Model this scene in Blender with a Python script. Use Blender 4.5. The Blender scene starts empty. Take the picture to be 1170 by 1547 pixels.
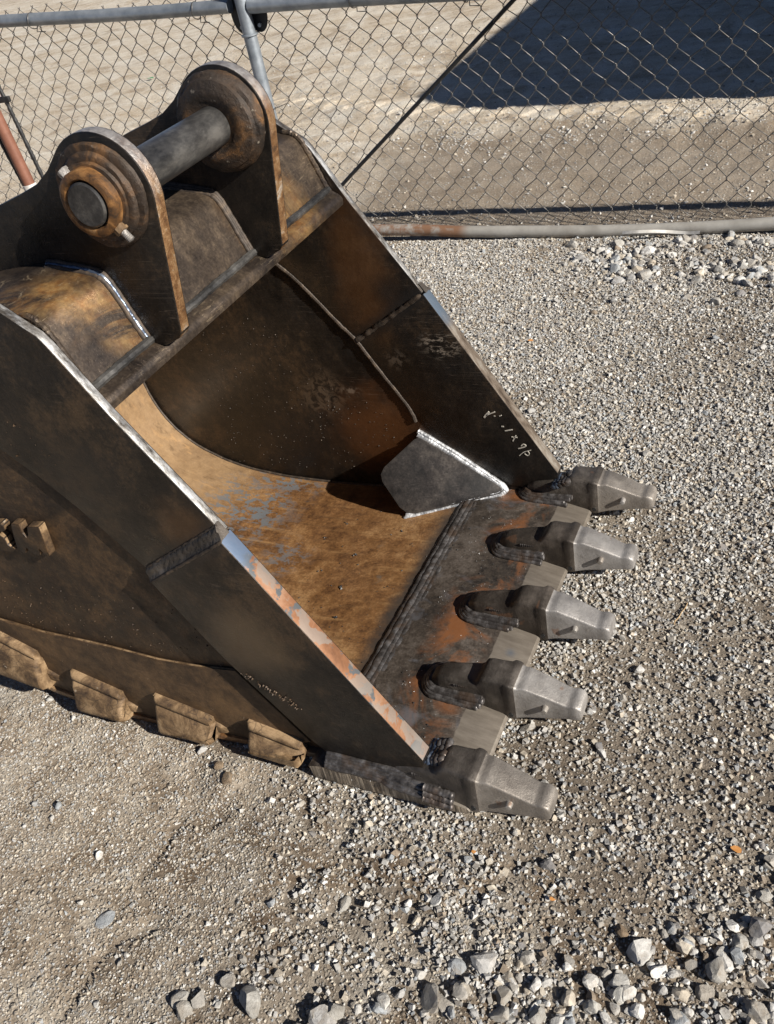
import bpy, bmesh, math, random
import numpy as np
from mathutils import Vector

random.seed(7)
rng = np.random.default_rng(11)
S = bpy.context.scene
COL = S.collection
G = 0.14                      # ground level: the bucket frame's z = -G is the yard surface

# ------------------------------------------------------------------ camera, sky, sun, exposure
cam_d = bpy.data.cameras.new('camera')
cam = bpy.data.objects.new('camera', cam_d)
COL.objects.link(cam)
R = [[0.8971728545820764, 0.1070807025326711, -0.4285027329506292],
     [0.39916217214917066, -0.6118890145015214, 0.682833357604557],
     [-0.1890778393313305, -0.7836616343023732, -0.5917127796459437]]
CAM = (0.71279406, -1.08219165, 1.57941028 + G)
from mathutils import Matrix
M3 = Matrix(((R[0][0], -R[0][1], -R[0][2]), (R[1][0], -R[1][1], -R[1][2]), (R[2][0], -R[2][1], -R[2][2])))
cam.matrix_world = Matrix.Translation(CAM) @ M3.to_4x4()
cam_d.sensor_fit = 'VERTICAL'
cam_d.sensor_height = 36.0
cam_d.lens = 1400.0 / 1547.0 * 36.0
cam_d.clip_start = 0.05
cam_d.clip_end = 2000
S.camera = cam

SUN = Vector((0.84, -0.175, 0.48)).normalized()
w = bpy.data.worlds.new('World')
S.world = w
w.use_nodes = True
wn = w.node_tree
bg = wn.nodes['Background']
sky = wn.nodes.new('ShaderNodeTexSky')
sky.sky_type = 'NISHITA'
sky.sun_disc = False
sky.air_density = 0.4
sky.dust_density = 0.2
sky.ozone_density = 1.6
sky.sun_elevation = math.asin(SUN.z)
sky.sun_rotation = math.atan2(SUN.x, SUN.y)
wn.links.new(sky.outputs[0], bg.inputs[0])
bg.inputs[1].default_value = 0.05
sl = bpy.data.lights.new('sun', 'SUN')
sl.energy = 5.0
sl.angle = math.radians(0.53)
sl.color = (1.0, 0.945, 0.86)
so = bpy.data.objects.new('sun', sl)
so.rotation_euler = SUN.to_track_quat('Z', 'Y').to_euler()
so.location = (4, -2, 6)
COL.objects.link(so)
S.view_settings.view_transform = 'Standard'
S.view_settings.look = 'None'
S.view_settings.gamma = 1.0
S.view_settings.use_curve_mapping = False
S.view_settings.exposure = 0.78

# ------------------------------------------------------------------ numeric helpers
def _hash(ix, iy, seed):
    h = (ix.astype(np.int64) * 374761393 + iy.astype(np.int64) * 668265263 + seed * 1442695041) & 0xFFFFFFFF
    h = ((h ^ (h >> 13)) * 1274126177) & 0xFFFFFFFF
    h = h ^ (h >> 16)
    return (h & 0xFFFF) / 65535.0

def vnoise(x, y, seed=0):
    x = np.asarray(x, float); y = np.asarray(y, float)
    ix = np.floor(x); iy = np.floor(y)
    fx = x - ix; fy = y - iy
    fx = fx * fx * (3 - 2 * fx); fy = fy * fy * (3 - 2 * fy)
    a = _hash(ix, iy, seed); b = _hash(ix + 1, iy, seed)
    c = _hash(ix, iy + 1, seed); d = _hash(ix + 1, iy + 1, seed)
    return (a + (b - a) * fx) * (1 - fy) + (c + (d - c) * fx) * fy

def fbm(x, y, seed=0, octv=4):
    s = 0; amp = 0.5; t = 0
    for o in range(octv):
        s = s + amp * vnoise(x * 2 ** o, y * 2 ** o, seed + 17 * o); t += amp; amp *= 0.5
    return s / t

def sstep(a, b, x):
    t = np.clip((np.asarray(x, float) - a) / (b - a), 0, 1)
    return t * t * (3 - 2 * t)

# ------------------------------------------------------------------ node helpers
class NM:
    def __init__(s, name):
        s.m = bpy.data.materials.new(name); s.m.use_nodes = True
        s.nt = s.m.node_tree; s.b = s.nt.nodes['Principled BSDF']
        g = s.nt.nodes.new('ShaderNodeNewGeometry')
        s.pos = g.outputs['Position']; s.nor = g.outputs['Normal']; s.isl = g.outputs['Random Per Island']
    def n(s, t): return s.nt.nodes.new(t)
    def l(s, a, b): s.nt.links.new(a, b)
    def setin(s, sock, v):
        if hasattr(v, 'is_output'): s.l(v, sock)
        else:
            if isinstance(v, (tuple, list)) and len(v) == 3 and sock.type == 'RGBA': v = (*v, 1)
            sock.default_value = v
    def vec(s, scale=(1, 1, 1), rot=(0, 0, 0), loc=(0, 0, 0), src=None):
        m = s.n('ShaderNodeMapping'); s.l(src or s.pos, m.inputs[0])
        m.inputs['Scale'].default_value = scale; m.inputs['Rotation'].default_value = rot; m.inputs['Location'].default_value = loc
        return m.outputs[0]
    def noise(s, scale, detail=5, rough=0.6, dist=0.0, vec=None, col=False):
        t = s.n('ShaderNodeTexNoise'); s.l(vec or s.pos, t.inputs['Vector'])
        t.inputs['Scale'].default_value = scale; t.inputs['Detail'].default_value = detail
        t.inputs['Roughness'].default_value = rough; t.inputs['Distortion'].default_value = dist
        return t.outputs[1 if col else 0]
    def vor(s, scale, feat='F1', vec=None, out='Distance', rand=1.0):
        t = s.n('ShaderNodeTexVoronoi'); t.feature = feat; s.l(vec or s.pos, t.inputs['Vector'])
        t.inputs['Scale'].default_value = scale; t.inputs['Randomness'].default_value = rand
        return t.outputs[out]
    def ramp(s, fac, stops, interp='LINEAR'):
        r = s.n('ShaderNodeValToRGB'); s.l(fac, r.inputs[0]); r.color_ramp.interpolation = interp
        e = r.color_ramp.elements
        while len(e) < len(stops): e.new(0.5)
        for i, (p, c) in enumerate(stops):
            e[i].position = p
            e[i].color = (c, c, c, 1) if not isinstance(c, (tuple, list)) else (*c, 1)
        return r.outputs[0]
    def mix(s, fac, a, b, mode='MIX'):
        m = s.n('ShaderNodeMix'); m.data_type = 'RGBA'; m.blend_type = mode
        s.setin(m.inputs[0], fac); s.setin(m.inputs[6], a); s.setin(m.inputs[7], b)
        return m.outputs[2]
    def math(s, op, a, b=0.0, c=None, clamp=False):
        m = s.n('ShaderNodeMath'); m.operation = op; m.use_clamp = clamp
        s.setin(m.inputs[0], a); s.setin(m.inputs[1], b)
        if c is not None: s.setin(m.inputs[2], c)
        return m.outputs[0]
    def xyz(s, src=None):
        x = s.n('ShaderNodeSeparateXYZ'); s.l(src or s.pos, x.inputs[0]); return x.outputs
    def rng(s, v, a, b, c=0.0, d=1.0, smooth=True):
        m = s.n('ShaderNodeMapRange'); m.interpolation_type = 'SMOOTHSTEP' if smooth else 'LINEAR'
        s.l(v, m.inputs[0])
        for i, q in enumerate((a, b, c, d)): m.inputs[i + 1].default_value = q
        return m.outputs[0]
    def ball(s, p, r0, r1, sc=(1, 1, 1)):
        """1 inside r0 of point p falling to 0 at r1 (p in bucket frame)"""
        m = s.n('ShaderNodeVectorMath'); m.operation = 'SUBTRACT'; s.l(s.pos, m.inputs[0])
        m.inputs[1].default_value = (p[0], p[1], p[2] + G)
        k = s.n('ShaderNodeVectorMath'); k.operation = 'MULTIPLY'; s.l(m.outputs[0], k.inputs[0]); k.inputs[1].default_value = sc
        d = s.n('ShaderNodeVectorMath'); d.operation = 'LENGTH'; s.l(k.outputs[0], d.inputs[0])
        nz = s.noise(14, 4)
        dd = s.math('ADD', d.outputs['Value'], s.math('MULTIPLY', s.math('SUBTRACT', nz, 0.5), 0.8 * r1))
        return s.rng(dd, r0, r1, 1.0, 0.0)
    def bump(s, h, strength=0.5, dist=0.002, prev=None):
        b = s.n('ShaderNodeBump'); s.setin(b.inputs['Strength'], strength); b.inputs['Distance'].default_value = dist
        s.l(h, b.inputs['Height'])
        if prev: s.l(prev, b.inputs['Normal'])
        return b.outputs[0]
    def done(s, col, rough, metal=0.0, normal=None, spec=0.5):
        s.setin(s.b.inputs['Base Color'], col); s.setin(s.b.inputs['Roughness'], rough); s.setin(s.b.inputs['Metallic'], metal)
        s.b.inputs['Specular IOR Level'].default_value = spec
        if normal: s.l(normal, s.b.inputs['Normal'])
        return s.m

MAT = {}
def steel_plate(name, dark, mid, light, metal=0.35, rlo=0.42, rhi=0.7, scale=4.0, scratch=0.25, pits=0.5, masks=None):
    m = NM(name)
    n1 = m.noise(scale, 9, 0.68, 0.6)
    n2 = m.noise(scale * 7, 6, 0.7)
    n3 = m.noise(scale * 22, 5, 0.75, vec=m.vec((1, 1, 0.55), (0.0, 0.6, 0.0)))
    f = m.math('ADD', m.math('ADD', m.math('MULTIPLY', n1, 0.52), m.math('MULTIPLY', n2, 0.28)), m.math('MULTIPLY', n3, 0.20))
    col = m.ramp(f, [(0.41, dark), (0.50, mid), (0.58, light)])
    # faint brushed scratches and scuffs
    sv = m.vec((2.5, 2.5, 60), (0.3, 0.75, 0.2))
    sc = m.ramp(m.noise(6, 4, 0.6, vec=sv), [(0.62, 0.0), (0.78, 1.0)])
    sc = m.math('MULTIPLY', sc, m.ramp(m.noise(3.1, 4), [(0.5, 0.0), (0.68, 1.0)]))
    col = m.mix(m.math('MULTIPLY', sc, scratch), col, tuple(min(1, c * 3.2 + 0.05) for c in light))
    for rot, thr, amt in (((0.0, 0.75, 0.1), 0.006, 0.5), ((0.2, 0.15, 1.3), 0.005, 0.35)):
        hv = m.vec((1.2, 70, 70), rot)
        hn = m.math('ABSOLUTE', m.math('SUBTRACT', m.noise(1.6, 2, 0.5, vec=hv), 0.5))
        hl = m.math('MULTIPLY', m.rng(hn, thr * 0.4, thr, 1.0, 0.0), m.ramp(m.noise(2.6, 4, 0.6, vec=m.vec((1, 1, 1), (0, 0, 0), (thr * 900, 2, 5))), [(0.54, 0.0), (0.64, 1.0)]))
        col = m.mix(m.math('MULTIPLY', hl, scratch * amt * 1.6), col, tuple(min(1, c * 2.2 + 0.06) for c in light))
    # fine grains of rust scale
    g = m.noise(170, 3, 0.6)
    col = m.mix(0.55, col, m.ramp(g, [(0.30, 0.45), (0.55, 1.0), (0.75, 1.6)]), 'MULTIPLY')
    # tiny pale nicks
    v = m.vor(95)
    nick = m.math('MULTIPLY', m.ramp(v, [(0.035, 1.0), (0.06, 0.0)]), m.ramp(m.noise(5, 3), [(0.58, 0), (0.66, 1)]))
    col = m.mix(m.math('MULTIPLY', nick, 0.55), col, (0.35, 0.29, 0.22))
    if masks: col = masks(m, col)
    rough = m.ramp(m.noise(scale * 3, 6), [(0.3, rlo), (0.7, rhi)])
    h = m.math('ADD', m.math('MULTIPLY', m.noise(60, 6, 0.65), 0.8), m.math('MULTIPLY', m.ramp(m.vor(120), [(0.0, 0.0), (0.25, 1.0)]), 0.35))
    nb = m.bump(h, pits, 0.0016)
    nb = m.bump(m.noise(9, 3), 0.25, 0.006, nb)
    return m.done(col, rough, metal, nb)

def side_masks(m, col):
    # smeared mud and scrapes on the far inside wall, orange patch near the floor
    col = m.mix(m.math('MULTIPLY', m.math('MULTIPLY', m.ball((-0.30, 1.0, 0.40), 0.02, 0.085, (1, 1, 1.6)), m.ramp(m.noise(30, 5, 0.7, 0.6, vec=m.vec((1, 1, 3.0), (0, 0.7, 0))), [(0.50, 0.0), (0.58, 1.0)])), 0.9), col, (0.30, 0.25, 0.20))
    col = m.mix(m.math('MULTIPLY', m.math('MULTIPLY', m.ball((-0.445, 1.0, 0.35), 0.01, 0.045), m.ramp(m.noise(42, 4), [(0.48, 0.0), (0.55, 1.0)])), 0.6), col, (0.17, 0.14, 0.11))
    col = m.mix(m.math('MULTIPLY', m.math('MULTIPLY', m.ball((-0.72, 1.0, 0.215), 0.03, 0.13, (1, 1, 1.2)), m.ramp(m.noise(32, 5, 0.7, 1.5), [(0.44, 0.0), (0.56, 1.0)])), 0.55), col, (0.17, 0.125, 0.085))
    col = m.mix(m.math('MULTIPLY', m.math('MULTIPLY', m.ball((-0.62, 1.0, 0.235), 0.01, 0.045, (1, 1, 2.5)), m.ramp(m.noise(42, 4), [(0.48, 0.0), (0.55, 1.0)])), 0.7), col, (0.22, 0.18, 0.14))
    col = m.mix(m.math('MULTIPLY', m.ball((-0.55, 1.0, 0.09), 0.05, 0.22), 0.55), col, (0.15, 0.058, 0.018))
    col = m.mix(m.math('MULTIPLY', m.ball((-0.50, 1.0, 0.62), 0.05, 0.2, (1.6, 1, 0.7)), 0.45), col, (0.14, 0.06, 0.02))
    col = m.mix(m.math('MULTIPLY', m.ball((-0.43, 1.0, 0.56), 0.0, 0.07), 0.8), col, (0.015, 0.013, 0.012))
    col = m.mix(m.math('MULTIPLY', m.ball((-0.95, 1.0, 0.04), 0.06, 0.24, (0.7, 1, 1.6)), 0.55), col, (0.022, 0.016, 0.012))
    # near outer side
    col = m.mix(m.math('MULTIPLY', m.ball((-0.36, -0.04, 0.27), 0.03, 0.14), 0.6), col, (0.15, 0.105, 0.062))
    col = m.mix(m.math('MULTIPLY', m.ball((-0.62, -0.02, 0.66), 0.02, 0.14), 0.6), col, (0.024, 0.020, 0.017))
    col = m.mix(m.math('MULTIPLY', m.ball((-0.42, -0.02, 0.55), 0.02, 0.1), 0.45), col, (0.10, 0.05, 0.02))
    # heat blackened band at the splice weld
    x, y, z = m.xyz()
    d = m.math('ABSOLUTE', m.math('SUBTRACT', m.math('MULTIPLY', m.math('SUBTRACT', z, 0.485 + G), 0.84), m.math('MULTIPLY', m.math('ADD', x, 0.44), 0.54)))
    d = m.math('ADD', d, m.math('MULTIPLY', m.math('SUBTRACT', m.noise(18, 4), 0.5), 0.04))
    col = m.mix(m.math('MULTIPLY', m.rng(d, 0.0, 0.045, 1.0, 0.0), m.rng(x, -0.62, -0.56, 0.0, 0.8)), col, (0.020, 0.019, 0.019))
    return col

MAT['side'] = steel_plate('dark_patinated_steel', (0.007, 0.0063, 0.006), (0.021, 0.0165, 0.013), (0.062, 0.041, 0.025), 0.35, 0.25, 0.52, 3.0, 0.55, 0.6, side_masks)

def heel_masks(m, col):
    x, y, z = m.xyz()
    zz = m.math('ADD', z, m.math('MULTIPLY', m.noise(10, 4), 0.12))
    return m.mix(m.rng(zz, 0.20, 0.46, 0.6, 0.0), col, m.ramp(m.noise(24, 6, 0.7), [(0.34, (0.035, 0.020, 0.010)), (0.64, (0.145, 0.085, 0.040))]))
MAT['heel'] = steel_plate('muddy_brown_steel', (0.013, 0.008, 0.005), (0.040, 0.0235, 0.0118), (0.100, 0.057, 0.026), 0.15, 0.45, 0.7, 5, 0.35, 0.9, heel_masks)

def tube_masks(m, col):
    x, y, z = m.xyz()
    n = m.noise(7, 7, 0.7, 0.8)
    for p, a in (((-0.56, 0.72, 0.90), 0.17), ((-0.55, 0.80, 0.86), 0.15), ((-0.55, 0.16, 0.91), 0.09), ((-0.62, 0.10, 1.00), 0.13), ((-0.68, 0.02, 1.03), 0.10)):
        k = m.math('MULTIPLY', m.ball(p, 0.0, a), m.ramp(n, [(0.40, 0.0), (0.6, 1.0)]))
        col = m.mix(m.math('MULTIPLY', k, 0.9), col, m.ramp(m.noise(34, 5, 0.7), [(0.35, (0.30, 0.13, 0.035)), (0.65, (0.56, 0.34, 0.13))]))
    sv = m.vec((3, 3, 26), (0.5, 0.3, 0.9))
    k = m.math('MULTIPLY', m.ramp(m.noise(9, 5, 0.7, 1.2, vec=sv), [(0.56, 0.0), (0.70, 1.0)]), m.ramp(m.noise(6, 4), [(0.46, 0), (0.6, 1)]))
    col = m.mix(m.math('MULTIPLY', k, 0.5), col, (0.55, 0.43, 0.28))
    return col
MAT['tube'] = steel_plate('worn_brown_plate', (0.026, 0.020, 0.017), (0.060, 0.045, 0.034), (0.125, 0.092, 0.064), 0.5, 0.30, 0.52, 3.2, 0.6, 0.35, tube_masks)

def shell_masks(m, col):
    x, y, z = m.xyz()
    # tan towards the back curve
    xx = m.math('ADD', x, m.math('MULTIPLY', m.noise(6, 4), 0.12))
    col = m.mix(m.rng(xx, -1.12, -0.86, 0.8, 0.0), col, m.ramp(m.noise(22, 7, 0.7), [(0.3, (0.17, 0.11, 0.06)), (0.7, (0.30, 0.205, 0.115))]))
    lv = m.vec((1.3, 34, 20), (0, 0, 0.12))
    ln = m.noise(1.5, 5, 0.62, vec=lv)
    col = m.mix(m.math('MULTIPLY', m.ramp(ln, [(0.56, 0.0), (0.68, 1.0)]), m.ramp(m.noise(5, 4), [(0.42, 0.0), (0.6, 0.5)])), col, (0.42, 0.25, 0.11))
    col = m.mix(m.math('MULTIPLY', m.ramp(ln, [(0.32, 1.0), (0.42, 0.0)]), 0.45), col, (0.06, 0.034, 0.018))
    # blue-grey flakes of mill scale
    fv = m.vec((1.0, 1.7, 1.0), (0, 0, 0.5))
    fl = m.ramp(m.noise(26, 8, 0.72, 0.4, vec=fv), [(0.50, 0.0), (0.53, 1.0)])
    area = m.math('MAXIMUM', m.ball((-1.0, 0.80, -0.12), 0.05, 0.24), m.math('MULTIPLY', m.ball((-0.75, 0.62, -0.12), 0.02, 0.12), 0.7))
    area = m.math('MAXIMUM', area, m.ball((-0.93, 0.97, -0.12), 0.01, 0.10, (0.5, 1, 1)))
    col = m.mix(m.math('MULTIPLY', fl, area), col, (0.135, 0.145, 0.155))
    d = m.ramp(m.noise(9, 5), [(0.60, 0.0), (0.66, 0.8)])
    col = m.mix(m.math('MULTIPLY', d, m.ball((-0.45, 0.62, -0.1), 0.03, 0.14)), col, (0.13, 0.12, 0.10))
    # black soot towards the floor splice
    k = m.math('ADD', x, m.math('MULTIPLY', m.math('SUBTRACT', m.noise(9, 5), 0.5), 0.11))
    col = m.mix(m.rng(k, -0.345, -0.285, 0.0, 0.9), col, (0.040, 0.037, 0.034))
    return col
MAT['floor'] = steel_plate('rusty_orange_floor', (0.080, 0.037, 0.016), (0.195, 0.096, 0.037), (0.315, 0.178, 0.078), 0.12, 0.34, 0.6, 4.0, 0.45, 0.35, shell_masks)

MAT['lip0'] = steel_plate('corner_plate_steel', (0.016, 0.0145, 0.0135), (0.034, 0.029, 0.026), (0.068, 0.058, 0.05), 0.35, 0.36, 0.55, 5, 0.45, 0.25)
def lip_masks(m, col):
    x, y, z = m.xyz()
    # oxide colours left by the heat of the welds
    o = m.ramp(m.noise(6.5, 6, 0.66, 0.9), [(0.47, 0.0), (0.62, 1.0)])
    band = m.math('MULTIPLY', m.rng(x, -0.19, -0.13, 0.0, 1.0), m.rng(x, -0.03, 0.006, 1.0, 0.0))
    col = m.mix(m.math('MULTIPLY', o, m.math('MULTIPLY', band, 0.85)), col, (0.27, 0.105, 0.038))
    b = m.ramp(m.noise(11, 5, 0.6, 0.7, vec=m.vec((1, 1, 1), (0, 0, 0), (3, 1, 7))), [(0.56, 0.0), (0.68, 0.55)])
    col = m.mix(b, col, (0.16, 0.165, 0.185))
    k = m.math('ADD', x, m.math('MULTIPLY', m.math('SUBTRACT', m.noise(30, 4), 0.5), 0.012))
    clean = m.rng(k, 0.005, 0.009, 0.0, 1.0)
    bev = m.ramp(m.noise(9, 7, 0.7, vec=m.vec((1, 5, 1))), [(0.3, (0.12, 0.10, 0.08)), (0.7, (0.23, 0.20, 0.165))])
    bev = m.mix(m.math('MULTIPLY', m.ball((0.05, 0.375, -0.09), 0.0, 0.022), 0.8), bev, (0.10, 0.115, 0.135))
    col = m.mix(clean, col, bev)
    return col
MAT['lip'] = steel_plate('heat_darkened_lip_steel', (0.025, 0.022, 0.020), (0.075, 0.060, 0.048), (0.15, 0.125, 0.105), 0.35, 0.34, 0.55, 4, 0.5, 0.35, lip_masks)

m = NM('torch_cut_edge')
x = m.noise(1.0, 6, 0.6, vec=m.vec((170, 40, 9), (0, 0.18, 0)))
col = m.ramp(x, [(0.34, (0.06, 0.048, 0.036)), (0.50, (0.22, 0.178, 0.135)), (0.66, (0.46, 0.39, 0.30))])
MAT['cut'] = m.done(col, 0.5, 0.4, m.bump(x, 0.9, 0.003))

m = NM('ground_bright_steel')
n = m.noise(22, 7, 0.7, vec=m.vec((1, 3, 1)))
col = m.ramp(n, [(0.34, (0.10, 0.085, 0.07)), (0.47, (0.42, 0.40, 0.37)), (0.60, (0.78, 0.77, 0.75))])
n5 = m.noise(7, 7, 0.72, 0.5)
col = m.mix(m.ramp(n5, [(0.52, 0.0), (0.62, 0.8)]), col, m.ramp(m.noise(30, 5), [(0.35, (0.07, 0.05, 0.036)), (0.65, (0.26, 0.21, 0.16))]))
MAT['bright'] = m.done(col, m.ramp(m.noise(40, 4), [(0.3, 0.36), (0.7, 0.55)]), 0.85, m.bump(m.noise(90, 4), 0.5, 0.0012))

m = NM('flame_rusted_edge')
n = m.noise(15, 6, 0.6, 0.4)
pt = m.ramp(m.noise(20, 5, 0.6, 0.3, vec=m.vec((1, 1, 1), (0, 0, 0), (5, 2, 1))), [(0.55, 0.0), (0.575, 1.0)])
col = m.ramp(n, [(0.33, (0.13, 0.058, 0.028)), (0.5, (0.25, 0.115, 0.055)), (0.66, (0.34, 0.20, 0.125))])
col = m.mix(pt, col, (0.10, 0.107, 0.112))
pt2 = m.ramp(m.noise(13, 5, 0.6, 0.3, vec=m.vec((1, 1, 1), (0, 0, 0), (1, 8, 4))), [(0.53, 0.0), (0.56, 1.0)])
col = m.mix(m.math('MULTIPLY', pt2, 0.8), col, (0.24, 0.20, 0.168))
x, y, z = m.xyz()
bl = m.math('ADD', z, m.math('MULTIPLY', m.noise(30, 3), 0.04))
col = m.mix(m.rng(bl, 0.50 + G, 0.525 + G, 0.0, 0.95), col, (0.10, 0.14, 0.21))
col = m.mix(m.rng(z, 0.05 + G, 0.02 + G, 0.0, 0.7), col, (0.24, 0.22, 0.20))
mm_ = m
MAT['rustedge'] = m.done(col, 0.48, 0.35, m.bump(m.noise(120, 3), 0.3, 0.001))

m = NM('scraped_steel_edge')
n = m.noise(16, 7, 0.68, vec=m.vec((1, 2.5, 1)))
col = m.ramp(n, [(0.34, (0.075, 0.055, 0.040)), (0.5, (0.19, 0.15, 0.115)), (0.64, (0.32, 0.285, 0.24))])
x, y, z = m.xyz()
bl = m.math('ADD', z, m.math('MULTIPLY', m.noise(30, 3), 0.05))
col = m.mix(m.rng(bl, 0.46 + G, 0.52 + G, 0.0, 0.9), col, (0.11, 0.15, 0.20))
MAT['scrapededge'] = m.done(col, 0.45, 0.5, m.bump(m.noise(100, 4), 0.4, 0.001))

m = NM('worn_rusty_edge')
n = m.noise(30, 8, 0.7, 0.5)
col = m.ramp(n, [(0.3, (0.05, 0.035, 0.025)), (0.46, (0.20, 0.10, 0.042)), (0.57, (0.34, 0.20, 0.095)), (0.70, (0.52, 0.47, 0.40))])
x, y, z = m.xyz()
k = m.math('ADD', z, m.math('MULTIPLY', m.noise(20, 4), 0.12))
col = m.mix(m.rng(k, 1.16 + G, 1.30 + G, 0.0, 0.85), col, m.ramp(m.noise(40, 5), [(0.3, (0.16, 0.16, 0.165)), (0.6, (0.44, 0.43, 0.42))]))
MAT['earedge'] = m.done(col, 0.42, 0.55, m.bump(m.noise(70, 6, 0.7), 1.0, 0.004))

m = NM('rusty_boss_steel')
n = m.noise(16, 8, 0.7, 0.8)
col = m.ramp(n, [(0.36, (0.022, 0.017, 0.014)), (0.50, (0.065, 0.040, 0.024)), (0.62, (0.19, 0.095, 0.036)), (0.78, (0.30, 0.20, 0.11))])
col = m.mix(m.ramp(m.noise(45, 3), [(0.66, 0.0), (0.72, 0.6)]), col, (0.55, 0.48, 0.38))
col = m.mix(m.ramp(m.noise(5, 4), [(0.45, 0.0), (0.6, 0.8)]), col, (0.045, 0.034, 0.026))
MAT['boss'] = m.done(col, m.ramp(m.noise(30), [(0.3, 0.4), (0.7, 0.7)]), 0.35, m.bump(m.noise(45, 7, 0.72), 1.0, 0.005))

m = NM('orange_rust_collar')
n = m.noise(22, 8, 0.7, 0.5)
col = m.ramp(n, [(0.34, (0.045, 0.030, 0.020)), (0.46, (0.15, 0.072, 0.026)), (0.58, (0.34, 0.17, 0.06)), (0.72, (0.44, 0.30, 0.16))])
MAT['collar'] = m.done(col, 0.5, 0.35, m.bump(m.noise(60, 6, 0.7), 0.8, 0.003))

m = NM('oily_pin_steel')
n = m.noise(16, 8, 0.72, 0.1, vec=m.vec((1, 0.45, 1)))
col = m.ramp(n, [(0.36, (0.026, 0.026, 0.027)), (0.50, (0.080, 0.077, 0.074)), (0.66, (0.20, 0.19, 0.175))])
MAT['pin'] = m.done(col, m.ramp(m.noise(14, 6), [(0.3, 0.30), (0.7, 0.52)]), 0.6, m.bump(m.noise(50, 6), 0.35, 0.0012))

m = NM('weld_metal_dark')
n = m.noise(60, 5, 0.6)
col = m.ramp(n, [(0.3, (0.032, 0.028, 0.026)), (0.50, (0.085, 0.077, 0.073)), (0.68, (0.19, 0.18, 0.178))])
MAT['weld'] = m.done(m.mix(m.ramp(m.noise(16, 4), [(0.5, 0.0), (0.62, 0.6)]), col, (0.10, 0.062, 0.038)), m.ramp(m.noise(80, 3), [(0.3, 0.36), (0.7, 0.58)]), 0.55, m.bump(m.noise(160, 4), 0.35, 0.0008))
m = NM('weld_metal_brown')
n = m.noise(50, 5, 0.6)
col = m.ramp(n, [(0.3, (0.022, 0.017, 0.013)), (0.55, (0.055, 0.040, 0.029)), (0.72, (0.12, 0.085, 0.055))])
MAT['weldbrown'] = m.done(col, 0.65, 0.2, m.bump(m.noise(120, 4), 0.6, 0.0015))
m = NM('weld_metal_silver')
n = m.noise(38, 6, 0.7)
col = m.ramp(n, [(0.34, (0.10, 0.105, 0.115)), (0.47, (0.34, 0.345, 0.355)), (0.60, (0.66, 0.665, 0.67))])
MAT['weldsilver'] = m.done(col, m.ramp(m.noise(60, 3), [(0.3, 0.4), (0.7, 0.6)]), 0.6, m.bump(m.noise(140, 5), 0.7, 0.0015))
m = NM('weld_metal_blue')
n = m.noise(40, 5, 0.6)
col = m.ramp(n, [(0.3, (0.045, 0.055, 0.08)), (0.55, (0.15, 0.19, 0.26)), (0.70, (0.5, 0.54, 0.6))])
MAT['weldblue'] = m.done(col, 0.33, 0.75, m.bump(m.noise(140, 4), 0.6, 0.0015))

def cast(name, a, b, c, metal):
    m = NM(name)
    n = m.noise(13, 7, 0.66)
    col = m.ramp(n, [(0.3, a), (0.5, b), (0.7, c)])
    sp = m.math('MULTIPLY', m.ramp(m.vor(230), [(0.12, 1.0), (0.22, 0.0)]), m.ramp(m.noise(30, 3), [(0.5, 0), (0.62, 1)]))
    col = m.mix(m.math('MULTIPLY', sp, 0.7), col, (0.07, 0.045, 0.03))
    col = m.mix(m.ramp(m.noise(17, 3, 0.5, 0.2, vec=m.vec((1, 1, 1), (0, 0, 0), (2, 2, 9))), [(0.66, 0.0), (0.69, 0.55)]), col, (0.22, 0.12, 0.07))
    oi = m.n('ShaderNodeObjectInfo')
    col = m.mix(1.0, col, m.ramp(oi.outputs['Random'], [(0.0, (0.82, 0.76, 0.70)), (0.5, (1.0, 0.98, 0.95)), (1.0, (1.12, 1.12, 1.14))]), 'MULTIPLY')
    col = m.mix(m.math('MULTIPLY', m.ramp(m.noise(8, 5, 0.65), [(0.52, 0.0), (0.70, 1.0)]), 0.28), col, tuple(q * 0.35 for q in b))
    return m.done(col, m.ramp(m.noise(40), [(0.3, 0.36), (0.7, 0.58)]), metal, m.bump(m.noise(60, 6, 0.75), 0.5, 0.003, m.bump(m.noise(210, 4, 0.75), 0.7, 0.0014)))
MAT['nose'] = cast('grey_cast_steel', (0.17, 0.157, 0.145), (0.285, 0.268, 0.248), (0.40, 0.38, 0.355), 0.5)
MAT['castdark'] = cast('dark_cast_steel', (0.035, 0.030, 0.026), (0.082, 0.071, 0.061), (0.18, 0.158, 0.138), 0.4)

m = NM('dried_mud_and_lit_steel')  # mud on shrouds; also paints sunlit edges of letters and wear plate
n = m.noise(14, 8, 0.7, 0.5)
col = m.ramp(n, [(0.38, (0.038, 0.021, 0.010)), (0.49, (0.125, 0.076, 0.036)), (0.60, (0.26, 0.172, 0.092))])
col = m.mix(m.ramp(m.noise(30, 4), [(0.68, 0.0), (0.73, 0.6)]), col, (0.50, 0.43, 0.34))
ck = m.ramp(m.vor(38, 'DISTANCE_TO_EDGE', vec=m.vec((1, 1, 1.8))), [(0.0, 1.0), (0.05, 0.0)])
ck = m.math('MULTIPLY', ck, m.ramp(m.noise(12, 4), [(0.50, 0.0), (0.60, 0.8)]))
col = m.mix(ck, col, (0.03, 0.018, 0.010))
hb = m.math('ADD', m.noise(55, 7, 0.72), m.math('MULTIPLY', m.noise(18, 4), 0.8))
MAT['mud_lit_edge'] = m.done(col, 0.7, 0.05, m.bump(hb, 1.0, 0.0022))

m = NM('paint_marker_white')
MAT['chalk'] = m.done(m.ramp(m.noise(120, 3), [(0.3, (0.30, 0.27, 0.22)), (0.6, (0.62, 0.58, 0.5))]), 0.7)

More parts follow.
